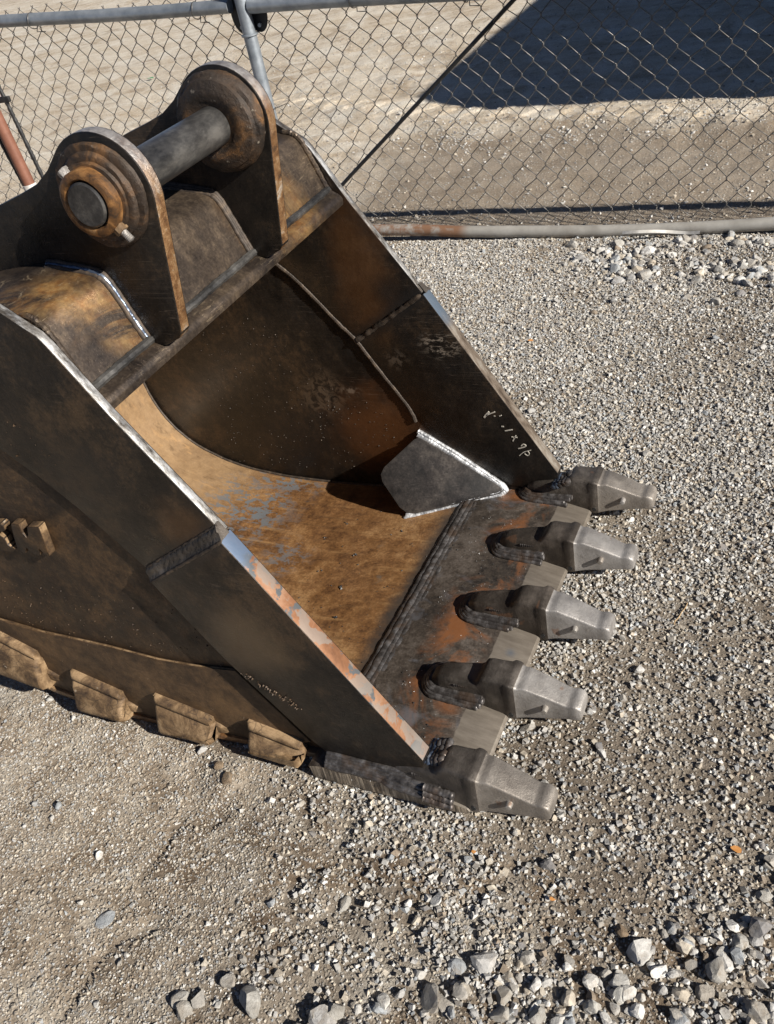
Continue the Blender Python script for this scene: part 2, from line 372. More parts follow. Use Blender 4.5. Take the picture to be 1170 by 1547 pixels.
m = NM('galvanised_steel')
n = m.noise(12, 6, 0.6)
col = m.ramp(n, [(0.3, (0.22, 0.25, 0.28)), (0.7, (0.42, 0.45, 0.48))])
col = m.mix(m.ramp(m.noise(3, 6, 0.7), [(0.60, 0.0), (0.70, 0.6)]), col, (0.25, 0.17, 0.11))
MAT['galv'] = m.done(col, m.ramp(m.noise(30), [(0.3, 0.35), (0.7, 0.6)]), 0.6, m.bump(m.noise(60), 0.15, 0.001))
m = NM('weathered_pipe')
n = m.noise(9, 6, 0.65)
col = m.ramp(n, [(0.3, (0.27, 0.25, 0.22)), (0.7, (0.44, 0.42, 0.38))])
x, y, z = m.xyz()
rz = m.math('MULTIPLY', m.rng(x, -1.02, -1.10, 0.0, 1.0), m.ramp(m.noise(8, 6, 0.7), [(0.38, 0.0), (0.5, 1.0)]))
col = m.mix(m.math('MULTIPLY', rz, 0.9), col, (0.22, 0.105, 0.05))
MAT['brail'] = m.done(col, 0.55, 0.25, m.bump(m.noise(60), 0.3, 0.001))
m = NM('dull_wire')
MAT['wire'] = m.done(m.ramp(m.noise(20, 3), [(0.3, (0.05, 0.047, 0.044)), (0.7, (0.15, 0.142, 0.132))]), 0.40, 0.6)
m = NM('black_steel')
MAT['black'] = m.done(m.ramp(m.noise(30, 4), [(0.3, (0.012, 0.012, 0.013)), (0.7, (0.03, 0.03, 0.03))]), 0.5, 0.2)
m = NM('red_oxide_pipe')
MAT['red'] = m.done(m.ramp(m.noise(14, 6, 0.7), [(0.3, (0.13, 0.05, 0.03)), (0.7, (0.23, 0.10, 0.062))]), 0.6, 0.1, m.bump(m.noise(80), 0.3, 0.001))
m = NM('old_white_plastic')
MAT['plastic'] = m.done(m.ramp(m.noise(30), [(0.3, (0.38, 0.36, 0.33)), (0.7, (0.62, 0.60, 0.56))]), 0.5)
m = NM('straw')
MAT['straw'] = m.done(m.ramp(m.noise(60), [(0.3, (0.25, 0.16, 0.08)), (0.7, (0.48, 0.34, 0.18))]), 0.7)
m = NM('orange_leaf')
MAT['leaf'] = m.done(m.ramp(m.noise(90), [(0.3, (0.40, 0.17, 0.04)), (0.7, (0.62, 0.30, 0.10))]), 0.6)
m = NM('green_scrap')
MAT['green'] = m.done(m.ramp(m.noise(90), [(0.3, (0.01, 0.18, 0.05)), (0.7, (0.02, 0.30, 0.09))]), 0.5)
m = NM('shadow_caster_paint')  # colour of the unseen box added to cast a shadow
MAT['caster'] = m.done(m.ramp(m.noise(2, 6), [(0.3, (0.07, 0.10, 0.14)), (0.7, (0.12, 0.15, 0.19))]), 0.55)

# stones: each has its own colour, stored on its points
def stone_mat(name):
    m = NM(name)
    a = m.n('ShaderNodeAttribute'); a.attribute_name = 'stone'
    n = m.noise(70, 5, 0.65)
    col = m.mix(0.7, a.outputs['Color'], m.ramp(n, [(0.3, 0.55), (0.55, 1.0), (0.72, 1.2)]), 'MULTIPLY')
    col = m.mix(m.ramp(m.noise(38, 5, 0.7), [(0.50, 0.0), (0.64, 0.6)]), col, (0.235, 0.20, 0.16))
    return m.done(col, 0.85, 0.0, m.bump(m.noise(110, 6, 0.75), 0.9, 0.003))
MAT['stone'] = stone_mat('crushed_stone')
def rock_mat(name, a, b, c):
    m = NM(name)
    n = m.noise(24, 7, 0.68, 0.5)
    col = m.ramp(n, [(0.3, a), (0.5, b), (0.68, c)])
    col = m.mix(m.ramp(m.noise(60, 4), [(0.56, 0.0), (0.68, 0.6)]), col, (0.22, 0.18, 0.135))
    col = m.mix(m.ramp(m.noise(14, 4), [(0.50, 0.0), (0.62, 0.55)]), col, (0.25, 0.21, 0.165))
    return m.done(col, 0.85, 0.0, m.bump(m.noise(75, 7, 0.75), 1.0, 0.006))
MAT['rock'] = rock_mat('pale_rock', (0.20, 0.185, 0.16), (0.34, 0.325, 0.295), (0.47, 0.455, 0.42))
MAT['rockblue'] = rock_mat('blue_grey_rock', (0.17, 0.18, 0.19), (0.27, 0.285, 0.295), (0.38, 0.39, 0.40))
MAT['clod'] = rock_mat('brown_clod', (0.11, 0.075, 0.045), (0.19, 0.135, 0.085), (0.27, 0.20, 0.13))

# yard soil
m = NM('yard_soil')
x, y, z = m.xyz()
n1 = m.noise(1.5, 6, 0.62, 0.5); n2 = m.noise(9, 7, 0.7); n3 = m.noise(95, 4, 0.7)
near = m.ramp(m.math('ADD', m.math('MULTIPLY', n1, 0.65), m.math('MULTIPLY', n2, 0.35)),
              [(0.38, (0.115, 0.090, 0.066)), (0.50, (0.205, 0.172, 0.135)), (0.62, (0.31, 0.28, 0.235))])
lf = m.math('ADD', x, m.math('MULTIPLY', n1, 0.5))
near = m.mix(m.rng(lf, -0.45, 0.15, 0.75, 0.0), near, m.ramp(n2, [(0.34, (0.17, 0.122, 0.080)), (0.48, (0.31, 0.25, 0.185)), (0.62, (0.44, 0.39, 0.32))]))
br_ = m.math('MULTIPLY', m.ramp(m.noise(4.2, 7, 0.68, 0.8, vec=m.vec((1, 1, 0.1), (0, 0, 0), (7, 3, 0))), [(0.49, 0.0), (0.58, 1.0)]), m.math('MULTIPLY', m.rng(x, -0.75, -0.45, 0.0, 1.0), m.rng(y, -0.05, -0.16, 0.0, 1.0)))
near = m.mix(m.math('MULTIPLY', br_, 0.85), near, m.ramp(n2, [(0.35, (0.085, 0.056, 0.034)), (0.65, (0.17, 0.125, 0.082))]))
sv = m.vec((0.9, 1.7, 1), (0, 0, -0.42))
st = m.noise(1.25, 7, 0.66, 0.6, vec=sv)
far = m.ramp(m.math('ADD', m.math('MULTIPLY', st, 0.5), m.math('ADD', m.math('MULTIPLY', n2, 0.28), m.math('MULTIPLY', m.noise(26, 6, 0.7), 0.22))),
             [(0.38, (0.30, 0.225, 0.15)), (0.47, (0.48, 0.40, 0.30)), (0.58, (0.60, 0.54, 0.45))])
fr = m.math('ADD', y, m.math('MULTIPLY', m.math('SUBTRACT', n1, 0.5), 0.8))
# the trafficked strip just outside the fence is greyer and finer
xs = m.math('SUBTRACT', m.math('MULTIPLY', y, -1.0), x)
strip = m.math('MULTIPLY', m.rng(fr, 2.9, 3.3, 0.0, 1.0), m.rng(m.math('ADD', fr, m.math('MULTIPLY', x, 0.10)), 4.35, 4.75, 1.0, 0.0))
strip = m.math('MULTIPLY', strip, m.rng(x, -2.6, -1.7, 0.0, 1.0))
pl = m.ramp(m.noise(2.3, 7, 0.7, 0.7), [(0.50, 0.0), (0.62, 0.7)])
far = m.mix(pl, far, (0.62, 0.58, 0.51))
dk = m.ramp(m.noise(3.6, 7, 0.72, 0.4, vec=m.vec((1, 1, 1), (0, 0, 0), (4, 9, 1))), [(0.56, 0.0), (0.64, 0.6)])
far = m.mix(dk, far, (0.25, 0.18, 0.12))
col = m.mix(m.rng(fr, 3.0, 3.4), near, far)
col = m.mix(m.math('MULTIPLY', strip, 0.85), col, m.ramp(n2, [(0.3, (0.17, 0.132, 0.095)), (0.7, (0.26, 0.21, 0.158))]))
col = m.mix(0.75, col, m.ramp(n3, [(0.28, 0.55), (0.52, 1.0), (0.72, 1.5)]), 'MULTIPLY')
v = m.vor(150, out='Color'); vd = m.vor(150)
gs = m.ramp(m.xyz(v)[0], [(0.45, 0.0), (0.75, 1.0)])
grain = m.math('MULTIPLY', gs, m.ramp(vd, [(0.30, 1.0), (0.55, 0.0)]))
col = m.mix(m.math('MULTIPLY', grain, 0.55), col, m.mix(m.xyz(v)[1], (0.30, 0.265, 0.215), (0.56, 0.53, 0.48)))
v2 = m.vor(60, out='Color'); vd2 = m.vor(60)
g2 = m.math('MULTIPLY', m.ramp(m.xyz(v2)[0], [(0.72, 0.0), (0.80, 1.0)]), m.ramp(vd2, [(0.22, 1.0), (0.42, 0.0)]))
col = m.mix(m.math('MULTIPLY', g2, m.rng(y, 2.9, 3.2, 0.15, 0.8)), col, (0.56, 0.53, 0.47))
h = m.math('ADD', m.math('MULTIPLY', grain, 0.8), m.math('ADD', m.math('MULTIPLY', n3, 0.7), m.math('MULTIPLY', g2, 1.6)))
nb = m.bump(h, 0.9, 0.005)
nb = m.bump(m.noise(28, 6, 0.7), 0.6, 0.012, nb)
MAT['soil'] = m.done(col, 0.9, 0.0, nb, 0.25)

# ------------------------------------------------------------------ objects
class Geo:
    """collects shapes in the bucket frame (z = -G is the ground) and links them as one mesh"""
    def __init__(s): s.v = []; s.f = []; s.mi = []
    def add(s, verts, faces, mi=0):
        o = len(s.v); s.v += [tuple(p) for p in verts]
        s.f += [tuple(i + o for i in f) for f in faces]
        s.mi += list(mi) if isinstance(mi, (list, tuple)) else [mi] * len(faces)
    def prism(s, poly, y0, y1, mi_side=0, mi_edge=None, edge_ids=()):
        """polygon in x,z extruded from y0 to y1; listed edges get the second material"""
        n = len(poly)
        vs = [(x, y0, z) for x, z in poly] + [(x, y1, z) for x, z in poly]
        fs = [tuple(range(n)), tuple(range(2 * n - 1, n - 1, -1))]; mi = [mi_side, mi_side]
        for i in range(n):
            j = (i + 1) % n
            fs.append((i, i + n, j + n, j)); mi.append(mi_edge if (mi_edge is not None and i in edge_ids) else mi_side)
        s.add(vs, fs, mi)
    def tube(s, path, r, seg=8, ripple=0.0, per=0.006, jit=0.0, step=None, closed_caps=True, flat=1.0, seed=0, mi=0):
        P = [Vector(p) for p in path]
        if step:
            Q = [P[0]]
            for a, b in zip(P[:-1], P[1:]):
                k = max(1, int(round((b - a).length / step)))
                for i in range(1, k + 1): Q.append(a.lerp(b, i / k))
            P = Q
        rr = random.Random(seed)
        n = len(P); vs = []; fs = []
        up = None; d0 = 0.0
        for i, p in enumerate(P):
            t = (P[min(i + 1, n - 1)] - P[max(i - 1, 0)])
            if t.length < 1e-9: t = Vector((1, 0, 0))
            t.normalize()
            if up is None:
                up = Vector((0, 0, 1)) if abs(t.z) < 0.9 else Vector((1, 0, 0))
            up = (up - t * up.dot(t)).normalized()
            sd = t.cross(up)
            if i: d0 += (p - P[i - 1]).length
            rad = (r(i / max(1, n - 1)) if callable(r) else r)
            if ripple: rad *= 1 + ripple * math.sin(2 * math.pi * d0 / per) + jit * (rr.random() - 0.5) * 2
            elif jit: rad *= 1 + jit * (rr.random() - 0.5) * 2
            if ripple and (i == 0 or i == n - 1): rad *= 0.45
            for k in range(seg):
                a = 2 * math.pi * k / seg
                vs.append(p + up * (math.cos(a) * rad * flat) + sd * (math.sin(a) * rad))
        for i in range(n - 1):
            for k in range(seg):
                k2 = (k + 1) % seg
                fs.append((i * seg + k, i * seg + k2, (i + 1) * seg + k2, (i + 1) * seg + k))
        if closed_caps:
            fs.append(tuple(range(seg - 1, -1, -1))); fs.append(tuple((n - 1) * seg + k for k in range(seg)))
        s.add(vs, fs, mi)
    def lathe_y(s, cx, cz, prof, seg=40, mi=0, ecc=None):
        """profile [(radius, y), ...] turned about the y axis through (cx, cz)"""
        vs = []; fs = []
        for j, (r, y) in enumerate(prof):
            for k in range(seg):
                a = 2 * math.pi * k / seg
                rr = r * (1 + (ecc(a, j) if ecc else 0))
                vs.append((cx + rr * math.cos(a), y, cz + rr * math.sin(a)))
        for j in range(len(prof) - 1):
            for k in range(seg):
                k2 = (k + 1) % seg
                fs.append((j * seg + k, j * seg + k2, (j + 1) * seg + k2, (j + 1) * seg + k))
        fs.append(tuple(range(seg - 1, -1, -1))); fs.append(tuple((len(prof) - 1) * seg + k for k in range(seg)))
        s.add(vs, fs, mi)
    def loft(s, rings, mi=0):
        n = len(rings[0]); vs = [p for r in rings for p in r]; fs = []
        for i in range(len(rings) - 1):
            for k in range(n):
                k2 = (k + 1) % n
                fs.append((i * n + k, i * n + k2, (i + 1) * n + k2, (i + 1) * n + k))
        fs.append(tuple(range(n - 1, -1, -1))); fs.append(tuple((len(rings) - 1) * n + k for k in range(n)))
        s.add(vs, fs, mi)
    def box(s, c, d, mi=0):
        x, y, z = c; a, b, h = (q / 2 for q in d)
        vs = [(x + i * a, y + j * b, z + k * h) for k in (-1, 1) for j in (-1, 1) for i in (-1, 1)]
        s.add(vs, [(0, 2, 3, 1), (4, 5, 7, 6), (0, 1, 5, 4), (2, 6, 7, 3), (0, 4, 6, 2), (1, 3, 7, 5)], mi)
    def build(s, name, mats, parent=None, base=None, bevel=0.0, smooth=35, segs=2):
        mats = mats if isinstance(mats, (list, tuple)) else [mats]
        if base is None:
            base = Vector((0, 0, 0))
            p = parent
            while p is not None: base += p.location; p = p.parent
        else: base = Vector(base)
        me = bpy.data.meshes.new(name)
        me.from_pydata([(x - base.x, y - base.y, z + G - base.z) for x, y, z in s.v], [], s.f)
        for mm in mats: me.materials.append(MAT[mm])
        me.polygons.foreach_set('material_index', s.mi)
        bm = bmesh.new(); bm.from_mesh(me)
        bmesh.ops.recalc_face_normals(bm, faces=bm.faces)
        if bevel:
            es = [e for e in bm.edges if len(e.link_faces) == 2 and e.calc_face_angle(0) > math.radians(28)]
            bmesh.ops.bevel(bm, geom=es, offset=bevel, segments=segs, affect='EDGES', profile=0.6, clamp_overlap=True)
        bm.to_mesh(me); bm.free()
        me.polygons.foreach_set('use_smooth', [True] * len(me.polygons))
        me.set_sharp_from_angle(angle=math.radians(smooth))
        o = bpy.data.objects.new(name, me); COL.objects.link(o)
        if parent is not None: o.parent = parent
        else: o.location = base
        return o

def thing(name, label, cat, loc, group=None):
    o = bpy.data.objects.new(name, None); o.empty_display_size = 0.1
    o.location = loc; COL.objects.link(o)
    o['label'] = label; o['category'] = cat
    if group: o['group'] = group
    return o
def tag(o, label, cat, group=None):
    o['label'] = label; o['category'] = cat
    if group: o['group'] = group
    return o

def crom(pts, k=6):
    """smooth curve through 2-D points"""
    P = [pts[0]] + list(pts) + [pts[-1]]; out = []
    for i in range(1, len(P) - 2):
        p0, p1, p2, p3 = (np.array(P[i + j], float) for j in (-1, 0, 1, 2))
        for t in np.linspace(0, 1, k, endpoint=False):
            out.append(tuple(0.5 * ((2 * p1) + (-p0 + p2) * t + (2 * p0 - 5 * p1 + 4 * p2 - p3) * t * t + (-p0 + 3 * p1 - 3 * p2 + p3) * t ** 3)))
    out.append(tuple(pts[-1])); return out
def offset(pl, d):
    out = []
    for i, p in enumerate(pl):
        a = np.array(pl[max(i - 1, 0)]); b = np.array(pl[min(i + 1, len(pl) - 1)])
        t = (b - a) / np.linalg.norm(b - a); out.append((p[0] - t[1] * d, p[1] + t[0] * d))
    return out
def lerp2(a, b, n): return [(a[0] + (b[0] - a[0]) * i / n, a[1] + (b[1] - a[1]) * i / n) for i in range(n + 1)]
def wob(pts, amp, seed):
    r = random.Random(seed); return [tuple(q + r.uniform(-amp, amp) for q in p) for p in pts]

# ================================================================== ground
def ground_h(x, y):
    x = np.asarray(x, float); y = np.asarray(y, float)
    h = -0.012 * np.clip(y - 1.0, 0, 2.2)
    h = h + 0.020 * (fbm(x * 1.4 + 9, y * 1.4, 3, 3) - 0.5) + 0.010 * (fbm(x * 7, y * 7, 5, 3) - 0.5)
    # broken crust and shallow ruts in the foreground and tyre ripples outside the fence
    cr = np.abs(fbm(x * 3.1 + 4, y * 3.1 + 8, 21, 3) - 0.5)
    h = h - 0.012 * (1 - sstep(0.0, 0.05, cr)) * sstep(-0.05, -0.2, y) * sstep(-0.75, -0.4, x)
    u = x * 0.35 + y * 0.94
    far = sstep(3.2, 4.0, y)
    h = h + far * (0.055 * (fbm(u * 2.6, (x - y) * 0.45, 33, 4) - 0.5) + 0.012 * np.sin(u * 9 + 4 * vnoise(x * 0.7, y * 0.7, 2)) * vnoise(x * 0.8, y * 0.8, 12) + 0.02 * (fbm(x * 6, y * 6, 38, 3) - 0.5) + 0.012 * (np.sin(26 * (x * 0.94 - y * 0.35)) > 0.2) * sstep(0.18, 0.12, np.abs(u - 4.1 - 0.25 * vnoise(x * 0.3, y * 0.3, 4))))
    h = h + 0.03 * sstep(0.7, 0.2, np.abs(y - 4.85)) * sstep(-2.4, -1.2, x)
    h = h + 0.010 * np.exp(-((y + 0.085) / 0.035) ** 2) * sstep(-1.35, -1.1, x) * sstep(-0.2, -0.35, x) * (0.4 + 1.2 * fbm(x * 14, y * 14, 77, 3))
    # little ridge of spoil by the bucket corner
    h = h + 0.020 * np.exp(-(((x + 0.50) / 0.05) ** 2 + ((y + 0.13) / 0.07) ** 2))
    return h
xs = np.concatenate([-5 - np.geomspace(0.05, 300, 34)[::-1], np.arange(-5, 1.8, 0.02), 1.8 + np.geomspace(0.05, 300, 30)])
ys = np.concatenate([-1.7 - np.geomspace(0.05, 300, 30)[::-1], np.arange(-1.7, 6.5, 0.02), 6.5 + np.geomspace(0.04, 400, 60)])
XX, YY = np.meshgrid(xs, ys, indexing='ij')
ZZ = ground_h(XX, YY)
fade = 1 - sstep(14, 30, np.hypot(XX, YY))
ZZ = ZZ * fade
nx, ny = XX.shape
co = np.stack([XX, YY, ZZ], -1).reshape(-1, 3)
ii = np.arange(nx * ny).reshape(nx, ny)
quads = np.stack([ii[:-1, :-1], ii[1:, :-1], ii[1:, 1:], ii[:-1, 1:]], -1).reshape(-1, 4)
def np_mesh(name, co, faces, mat, fs):
    me = bpy.data.meshes.new(name)
    me.vertices.add(len(co)); me.vertices.foreach_set('co', np.ascontiguousarray(co, np.float32).ravel())
    me.loops.add(faces.size); me.loops.foreach_set('vertex_index', faces.astype(np.int32).ravel())
    me.polygons.add(len(faces)); me.polygons.foreach_set('loop_start', np.arange(0, faces.size, fs, dtype=np.int32))
    me.update(calc_edges=True); me.materials.append(MAT[mat])
    me.polygons.foreach_set('use_smooth', [False] * len(faces))
    return me
gm = np_mesh('ground', co, quads, 'soil', 4)
gm.polygons.foreach_set('use_smooth', [True] * len(gm.polygons))
go = bpy.data.objects.new('ground', gm); COL.objects.link(go); go['kind'] = 'structure'

# ================================================================== excavator bucket
B = thing('excavator_bucket', 'large rusty steel digging bucket with five bare cast noses, lying on gravel', 'bucket', (-0.6, 0.5, 0))
FRONT = [(-0.325, 0.556), (-0.485, 0.808), (-0.566, 0.951), (-0.580, 0.970), (-0.603, 0.986), (-0.66, 1.028), (-0.72, 1.062), (-0.80, 1.060), (-1.0, 0.97), (-1.15, 0.88)]
upper = FRONT + [(-1.05, 0.875), (-0.95, 0.800), (-0.83, 0.707), (-0.755, 0.643), (-0.684, 0.569), (-0.556, 0.410)]
lower = [(0.0, -0.004), (-0.3235, 0.5535), (-0.5535, 0.4065), (-0.545, 0.390), (-0.498, 0.306), (-0.434, 0.195), (-0.280, -0.025), (-0.244, -0.060), (-0.10, -0.064), (-0.012, -0.058)]
INNER = crom([(-0.256, -0.0865), (-0.45, -0.105), (-0.63, -0.118), (-0.80, -0.122), (-0.95, -0.118), (-1.10, -0.098), (-1.22, -0.058), (-1.32, 0.005), (-1.39, 0.105), (-1.42, 0.24), (-1.41, 0.40), (-1.34, 0.56), (-1.20, 0.70), (-1.0, 0.775), (-0.75, 0.797), (-0.53, 0.800)], 5)
OUTER = offset(INNER, 0.016)
plate = [(-0.10, -0.086), (-0.25, -0.09)] + [p for p in OUTER[3:66]] + [(-1.0, 0.80), (-0.75, 0.90), (-0.58, 0.85), (-0.40, 0.52), (-0.20, 0.15)]
for near in (True, False):
    def yy(a): return a if near else 1.0 - a
    g = Geo(); g.prism(plate, yy(-0.012), yy(-0.003)); sp = g.build('side_plate', ['heel' if near else 'side'], B, bevel=0.001)
    g = Geo(); g.prism(upper, yy(-0.022), yy(0.0), 0, 1, range(0, 9)); sb = g.build('side_bar', ['side', 'bright'], B, bevel=0.002)
    g = Geo(); g.prism(lower, yy(-0.040), yy(0.0), 0, 1, (0,)); sc_ = g.build('side_cutter', ['side', 'rustedge' if near else 'scrapededge'], B, bevel=0.002)
    # splice weld between bar and cutter: a sloped ridge with two rough beads
    a, b = (-0.322, 0.558), (-0.557, 0.408)
    g = Geo()
    for k, (o, r, yo) in enumerate(((0.021, 0.0035, -0.022), (-0.007, 0.0040, -0.039))):
        pts = [(p[0] - 0.54 * o, yy(yo), p[1] + 0.84 * o) for p in lerp2(a, b, 40)]
        g.tube(wob(pts, 0.0010, k), r, 8, 0.05, 0.011, 0.08, seed=k); g.build('weld_bead', ['weldbrown'], B, smooth=70); g = Geo()
    nu, nv = 64, 7; vs = []; fs = []
    rq = random.Random(5)
    for iu in range(nu + 1):
        f = iu / nu; px, pz = a[0] + (b[0] - a[0]) * f, a[1] + (b[1] - a[1]) * f
        for iv in range(nv + 1):
            h_ = iv / nv; o_ = 0.024 - 0.030 * h_ + rq.uniform(-0.0015, 0.0015)
            yv = -0.0215 - 0.0195 * h_ + (rq.uniform(-0.0014, 0.0006) if 0 < iv < nv else 0.0006) - 0.002 * math.sin(math.pi * 2 * h_) * (0 < iv < nv)
            vs.append((px - 0.54 * o_, yy(yv), pz + 0.84 * o_))
    nn_ = (nu + 1) * (nv + 1)
    vs += [(q[0], yy(-0.010), q[2]) for q in vs]
    for iu in range(nu):
        for iv in range(nv):
            q = iu * (nv + 1) + iv; fs.append((q, q + 1, q + nv + 2, q + nv + 1))
    rim = [iu * (nv + 1) for iu in range(nu + 1)] + [nu * (nv + 1) + iv for iv in range(1, nv + 1)] + [iu * (nv + 1) + nv for iu in range(nu - 1, -1, -1)] + list(range(nv - 1, 0, -1))
    for q0, q1 in zip(rim, rim[1:] + rim[:1]): fs.append((q0, q1, q1 + nn_, q0 + nn_))
    g.add(vs, fs); g.build('weld_bead', ['castdark'], B, smooth=60); g = Geo()
    pts = [(p[0], yy(0.001), p[1]) for p in lerp2((-0.33, 0.552), b, 40)]
    g.tube(wob(pts, 0.001, 9), 0.0075, 8, 0.10, 0.008, 0.12, seed=4)
    g.build('weld_bead', ['weldbrown'], B)
    # fillet along the back edge of the bar, inside and out
    g = Geo()
    band = crom([(-0.83, 0.707), (-0.755, 0.645), (-0.684, 0.572), (-0.60, 0.462), (-0.556, 0.408), (-0.498, 0.306), (-0.434, 0.195), (-0.419, 0.14)], 7)
    g.tube(wob([(p[0] - 0.003, yy(-0.002), p[1] - 0.002) for p in band], 0.0008, 5), 0.0065, 8, 0.05, 0.009, 0.06, step=0.003, seed=6)
    g.build('weld_bead', ['weldbrown'], B)

# wear plate along the lower near side with its sunlit top edge painted lighter tan
g = Geo()
wp = [(-0.44, 0.142), (-0.56, 0.124), (-0.67, 0.118), (-0.825, 0.126), (-1.04, 0.126), (-1.17, 0.138), (-1.38, 0.16)] + [p for p in OUTER[44:2:-2]] + [(-0.30, -0.06)]
g.prism(wp, -0.023, -0.0125, 0, 1, range(0, 6))
g.build('wear_plate', ['heel', 'mud_lit_edge'], B, bevel=0.003)

# shell: curved bottom and back
g = Geo()
n = len(INNER); vs = []; fs = []
for p, q in zip(INNER, OUTER):
    y0, y1 = -0.030, 1.030
    if p[1] > 0.1: y0, y1 = -0.012, 1.012
    vs += [(p[0], y0, p[1]), (p[0], y1, p[1]), (q[0], y1, q[1]), (q[0], y0, q[1])]
for i in range(n - 1):
    for k in range(4): fs.append((i * 4 + k, i * 4 + (k + 1) % 4, i * 4 + 4 + (k + 1) % 4, i * 4 + 4 + k))
fs += [(0, 1, 2, 3), tuple((n - 1) * 4 + k for k in (3, 2, 1, 0))]
g.add(vs, fs)
g.build('shell', ['floor'], B, bevel=0.0012)

# fillet where the shell meets the far side
g = Geo()
g.tube(wob([(p[0], 0.999, p[1] + 0.001) for p in INNER[4:50]], 0.0006, 2), 0.0045, 7, 0.05, 0.008, 0.06, step=0.004, seed=3)
g.build('weld_bead', ['weldbrown'], B)

# lip
lip = [(-0.262, -0.0815), (0.008, -0.080), (0.095, -0.099), (0.1005, -0.107), (0.09, -0.118), (0.0, -0.127), (-0.285, -0.130), (-0.292, -0.090)]
g = Geo(); g.prism(lip, -0.065, 1.065, 1, 0, (0, 1, 2, 7))
g.build('lip_plate', ['lip', 'cut'], B, bevel=0.0012)
# floor splice: flat cap with rough beads
for k, (dx, r, f) in enumerate(((-0.013, 0.007, 0.5), (0.0, 0.009, 0.6), (0.013, 0.007, 0.5), (0.026, 0.006, 0.3))):
    pts = [(-0.262 + dx, 0.004 + t * 0.975 / 60, -0.0822 - 0.002 * (dx < 0)) for t in range(61)]
    g = Geo(); g.tube(wob(pts, 0.0010, 20 + k), r * 1.1, 9, 0.03, 0.009, 0.06, step=0.004, flat=f * 0.7, seed=k)
    g.build('weld_bead', ['weld'], B, smooth=70)

# stacked beads on the ends of the lip, below the cutters
for near in (True, False):
    sgn = -1 if near else 1; y0 = 0.0 if near else 1.0
    for k in range(5):
        g = Geo()
        f = k / 4
        pts = [(-0.248 + 0.235 * t / 50 + (0.012 if k > 2 else 0) * (t / 50), y0 + sgn * (0.041 + 0.019 * f), -0.057 - 0.021 * f) for t in range(51)]
        g.tube(wob(pts[::5] + [pts[-1]], 0.0012, 40 + k), 0.0066, 10, 0.02, 0.0065, 0.016, step=0.0028, seed=k + 2)
        g.build('weld_bead', ['weld'], B, smooth=70)

# corner plates between floor and sides
for near in (False, True):
    def yy(a): return 1.0 - a if near else a
    A0, L0, C0, B0 = (-0.419, 0.992, 0.096), (-0.527, 0.890, 0.018), (-0.437, 0.848, -0.100), (-0.150, 0.986, -0.076)
    nrm = (Vector(C0) - Vector(A0)).cross(Vector(B0) - Vector(A0)).normalized()
    if nrm.z < 0: nrm = -nrm
    def rnd(p, a, b, r):
        p = Vector(p); da = (Vector(a) - p).normalized() * r; db = (Vector(b) - p).normalized() * r
        return [p + da, p + da * 0.3 + db * 0.3, p + db]
    poly = rnd(A0, B0, L0, 0.014) + rnd(L0, A0, C0, 0.030) + rnd(C0, L0, B0, 0.032) + rnd(B0, C0, A0, 0.03)
    g = Geo()
    top = [p + nrm * 0.007 for p in poly]; bot = [p - nrm * 0.015 for p in poly]
    k = len(poly)
    g.add([(p.x, yy(p.y), p.z) for p in top + bot], [tuple(range(k)), tuple(range(2 * k - 1, k - 1, -1))] + [(i, i + k, (i + 1) % k + k, (i + 1) % k) for i in range(k)])
    gp = g.build('corner_plate', ['lip0'], B, bevel=0.0015)
    ctr = (Vector(A0) + Vector(B0) + Vector(C0) + Vector(L0)) / 4
    arcB = rnd(B0, A0, C0, 0.034)
    run = [Vector(A0).lerp(arcB[0], t / 30) for t in range(30)] + [arcB[0], arcB[0].lerp(arcB[1], 0.5), arcB[1], arcB[1].lerp(arcB[2], 0.5)] + [arcB[2].lerp(Vector(C0), t / 30) for t in range(31)]
    for rr, dz, dn, seed in ((0.0115, 0.0, 0.006, 1), (0.0085, 0.004, 0.012, 2), (0.0070, 0.006, 0.001, 3)):
        pts = []
        for p in run:
            q = p + (p - ctr).normalized() * dn - nrm * 0.002; pts.append((q.x, yy(q.y), q.z + dz))
        g = Geo(); n0 = len(pts)
        g.tube(wob(pts, 0.0007, seed), (lambda f, r0=rr: r0 * (1.0 - 0.30 * f)), 10, 0.035, 0.0065, 0.05, step=0.0026, seed=seed)
        g.build('weld_bead', ['weldsilver'], gp, smooth=70)

# torque tube cover plate, its front bar, and fillets
TUBE = crom([(-0.531, 0.838), (-0.543, 0.868), (-0.556, 0.905), (-0.572, 0.950), (-0.581, 0.971), (-0.592, 0.984), (-0.610, 0.992), (-0.66, 1.001), (-0.74, 1.008), (-0.90, 0.985), (-1.05, 0.92), (-1.25, 0.78)], 6)
TIN = offset(TUBE, 0.014)
if TIN[len(TIN) // 2][1] > TUBE[len(TUBE) // 2][1]: TIN = offset(TUBE, -0.014)
g = Geo(); n = len(TUBE); vs = []; fs = []
for p, q in zip(TUBE, TIN): vs += [(p[0], 0.001, p[1]), (p[0], 0.988, p[1]), (q[0], 0.988, q[1]), (q[0], 0.001, q[1])]
for i in range(n - 1):
    for k in range(4): fs.append((i * 4 + k, i * 4 + (k + 1) % 4, i * 4 + 4 + (k + 1) % 4, i * 4 + 4 + k))
fs += [(0, 1, 2, 3), tuple((n - 1) * 4 + k for k in (3, 2, 1, 0))]
g.add(vs, fs); g.build('cover_plate', ['tube'], B, bevel=0.002)
g = Geo()
bar = [(-0.500, 0.806), (-0.498, 0.822), (-0.505, 0.832), (-0.535, 0.845), (-0.60, 0.842), (-0.60, 0.796), (-0.52, 0.797)]
g.prism(bar, 0.0015, 0.997); g.build('crossbar', ['tube'], B, bevel=0.003)
g = Geo()
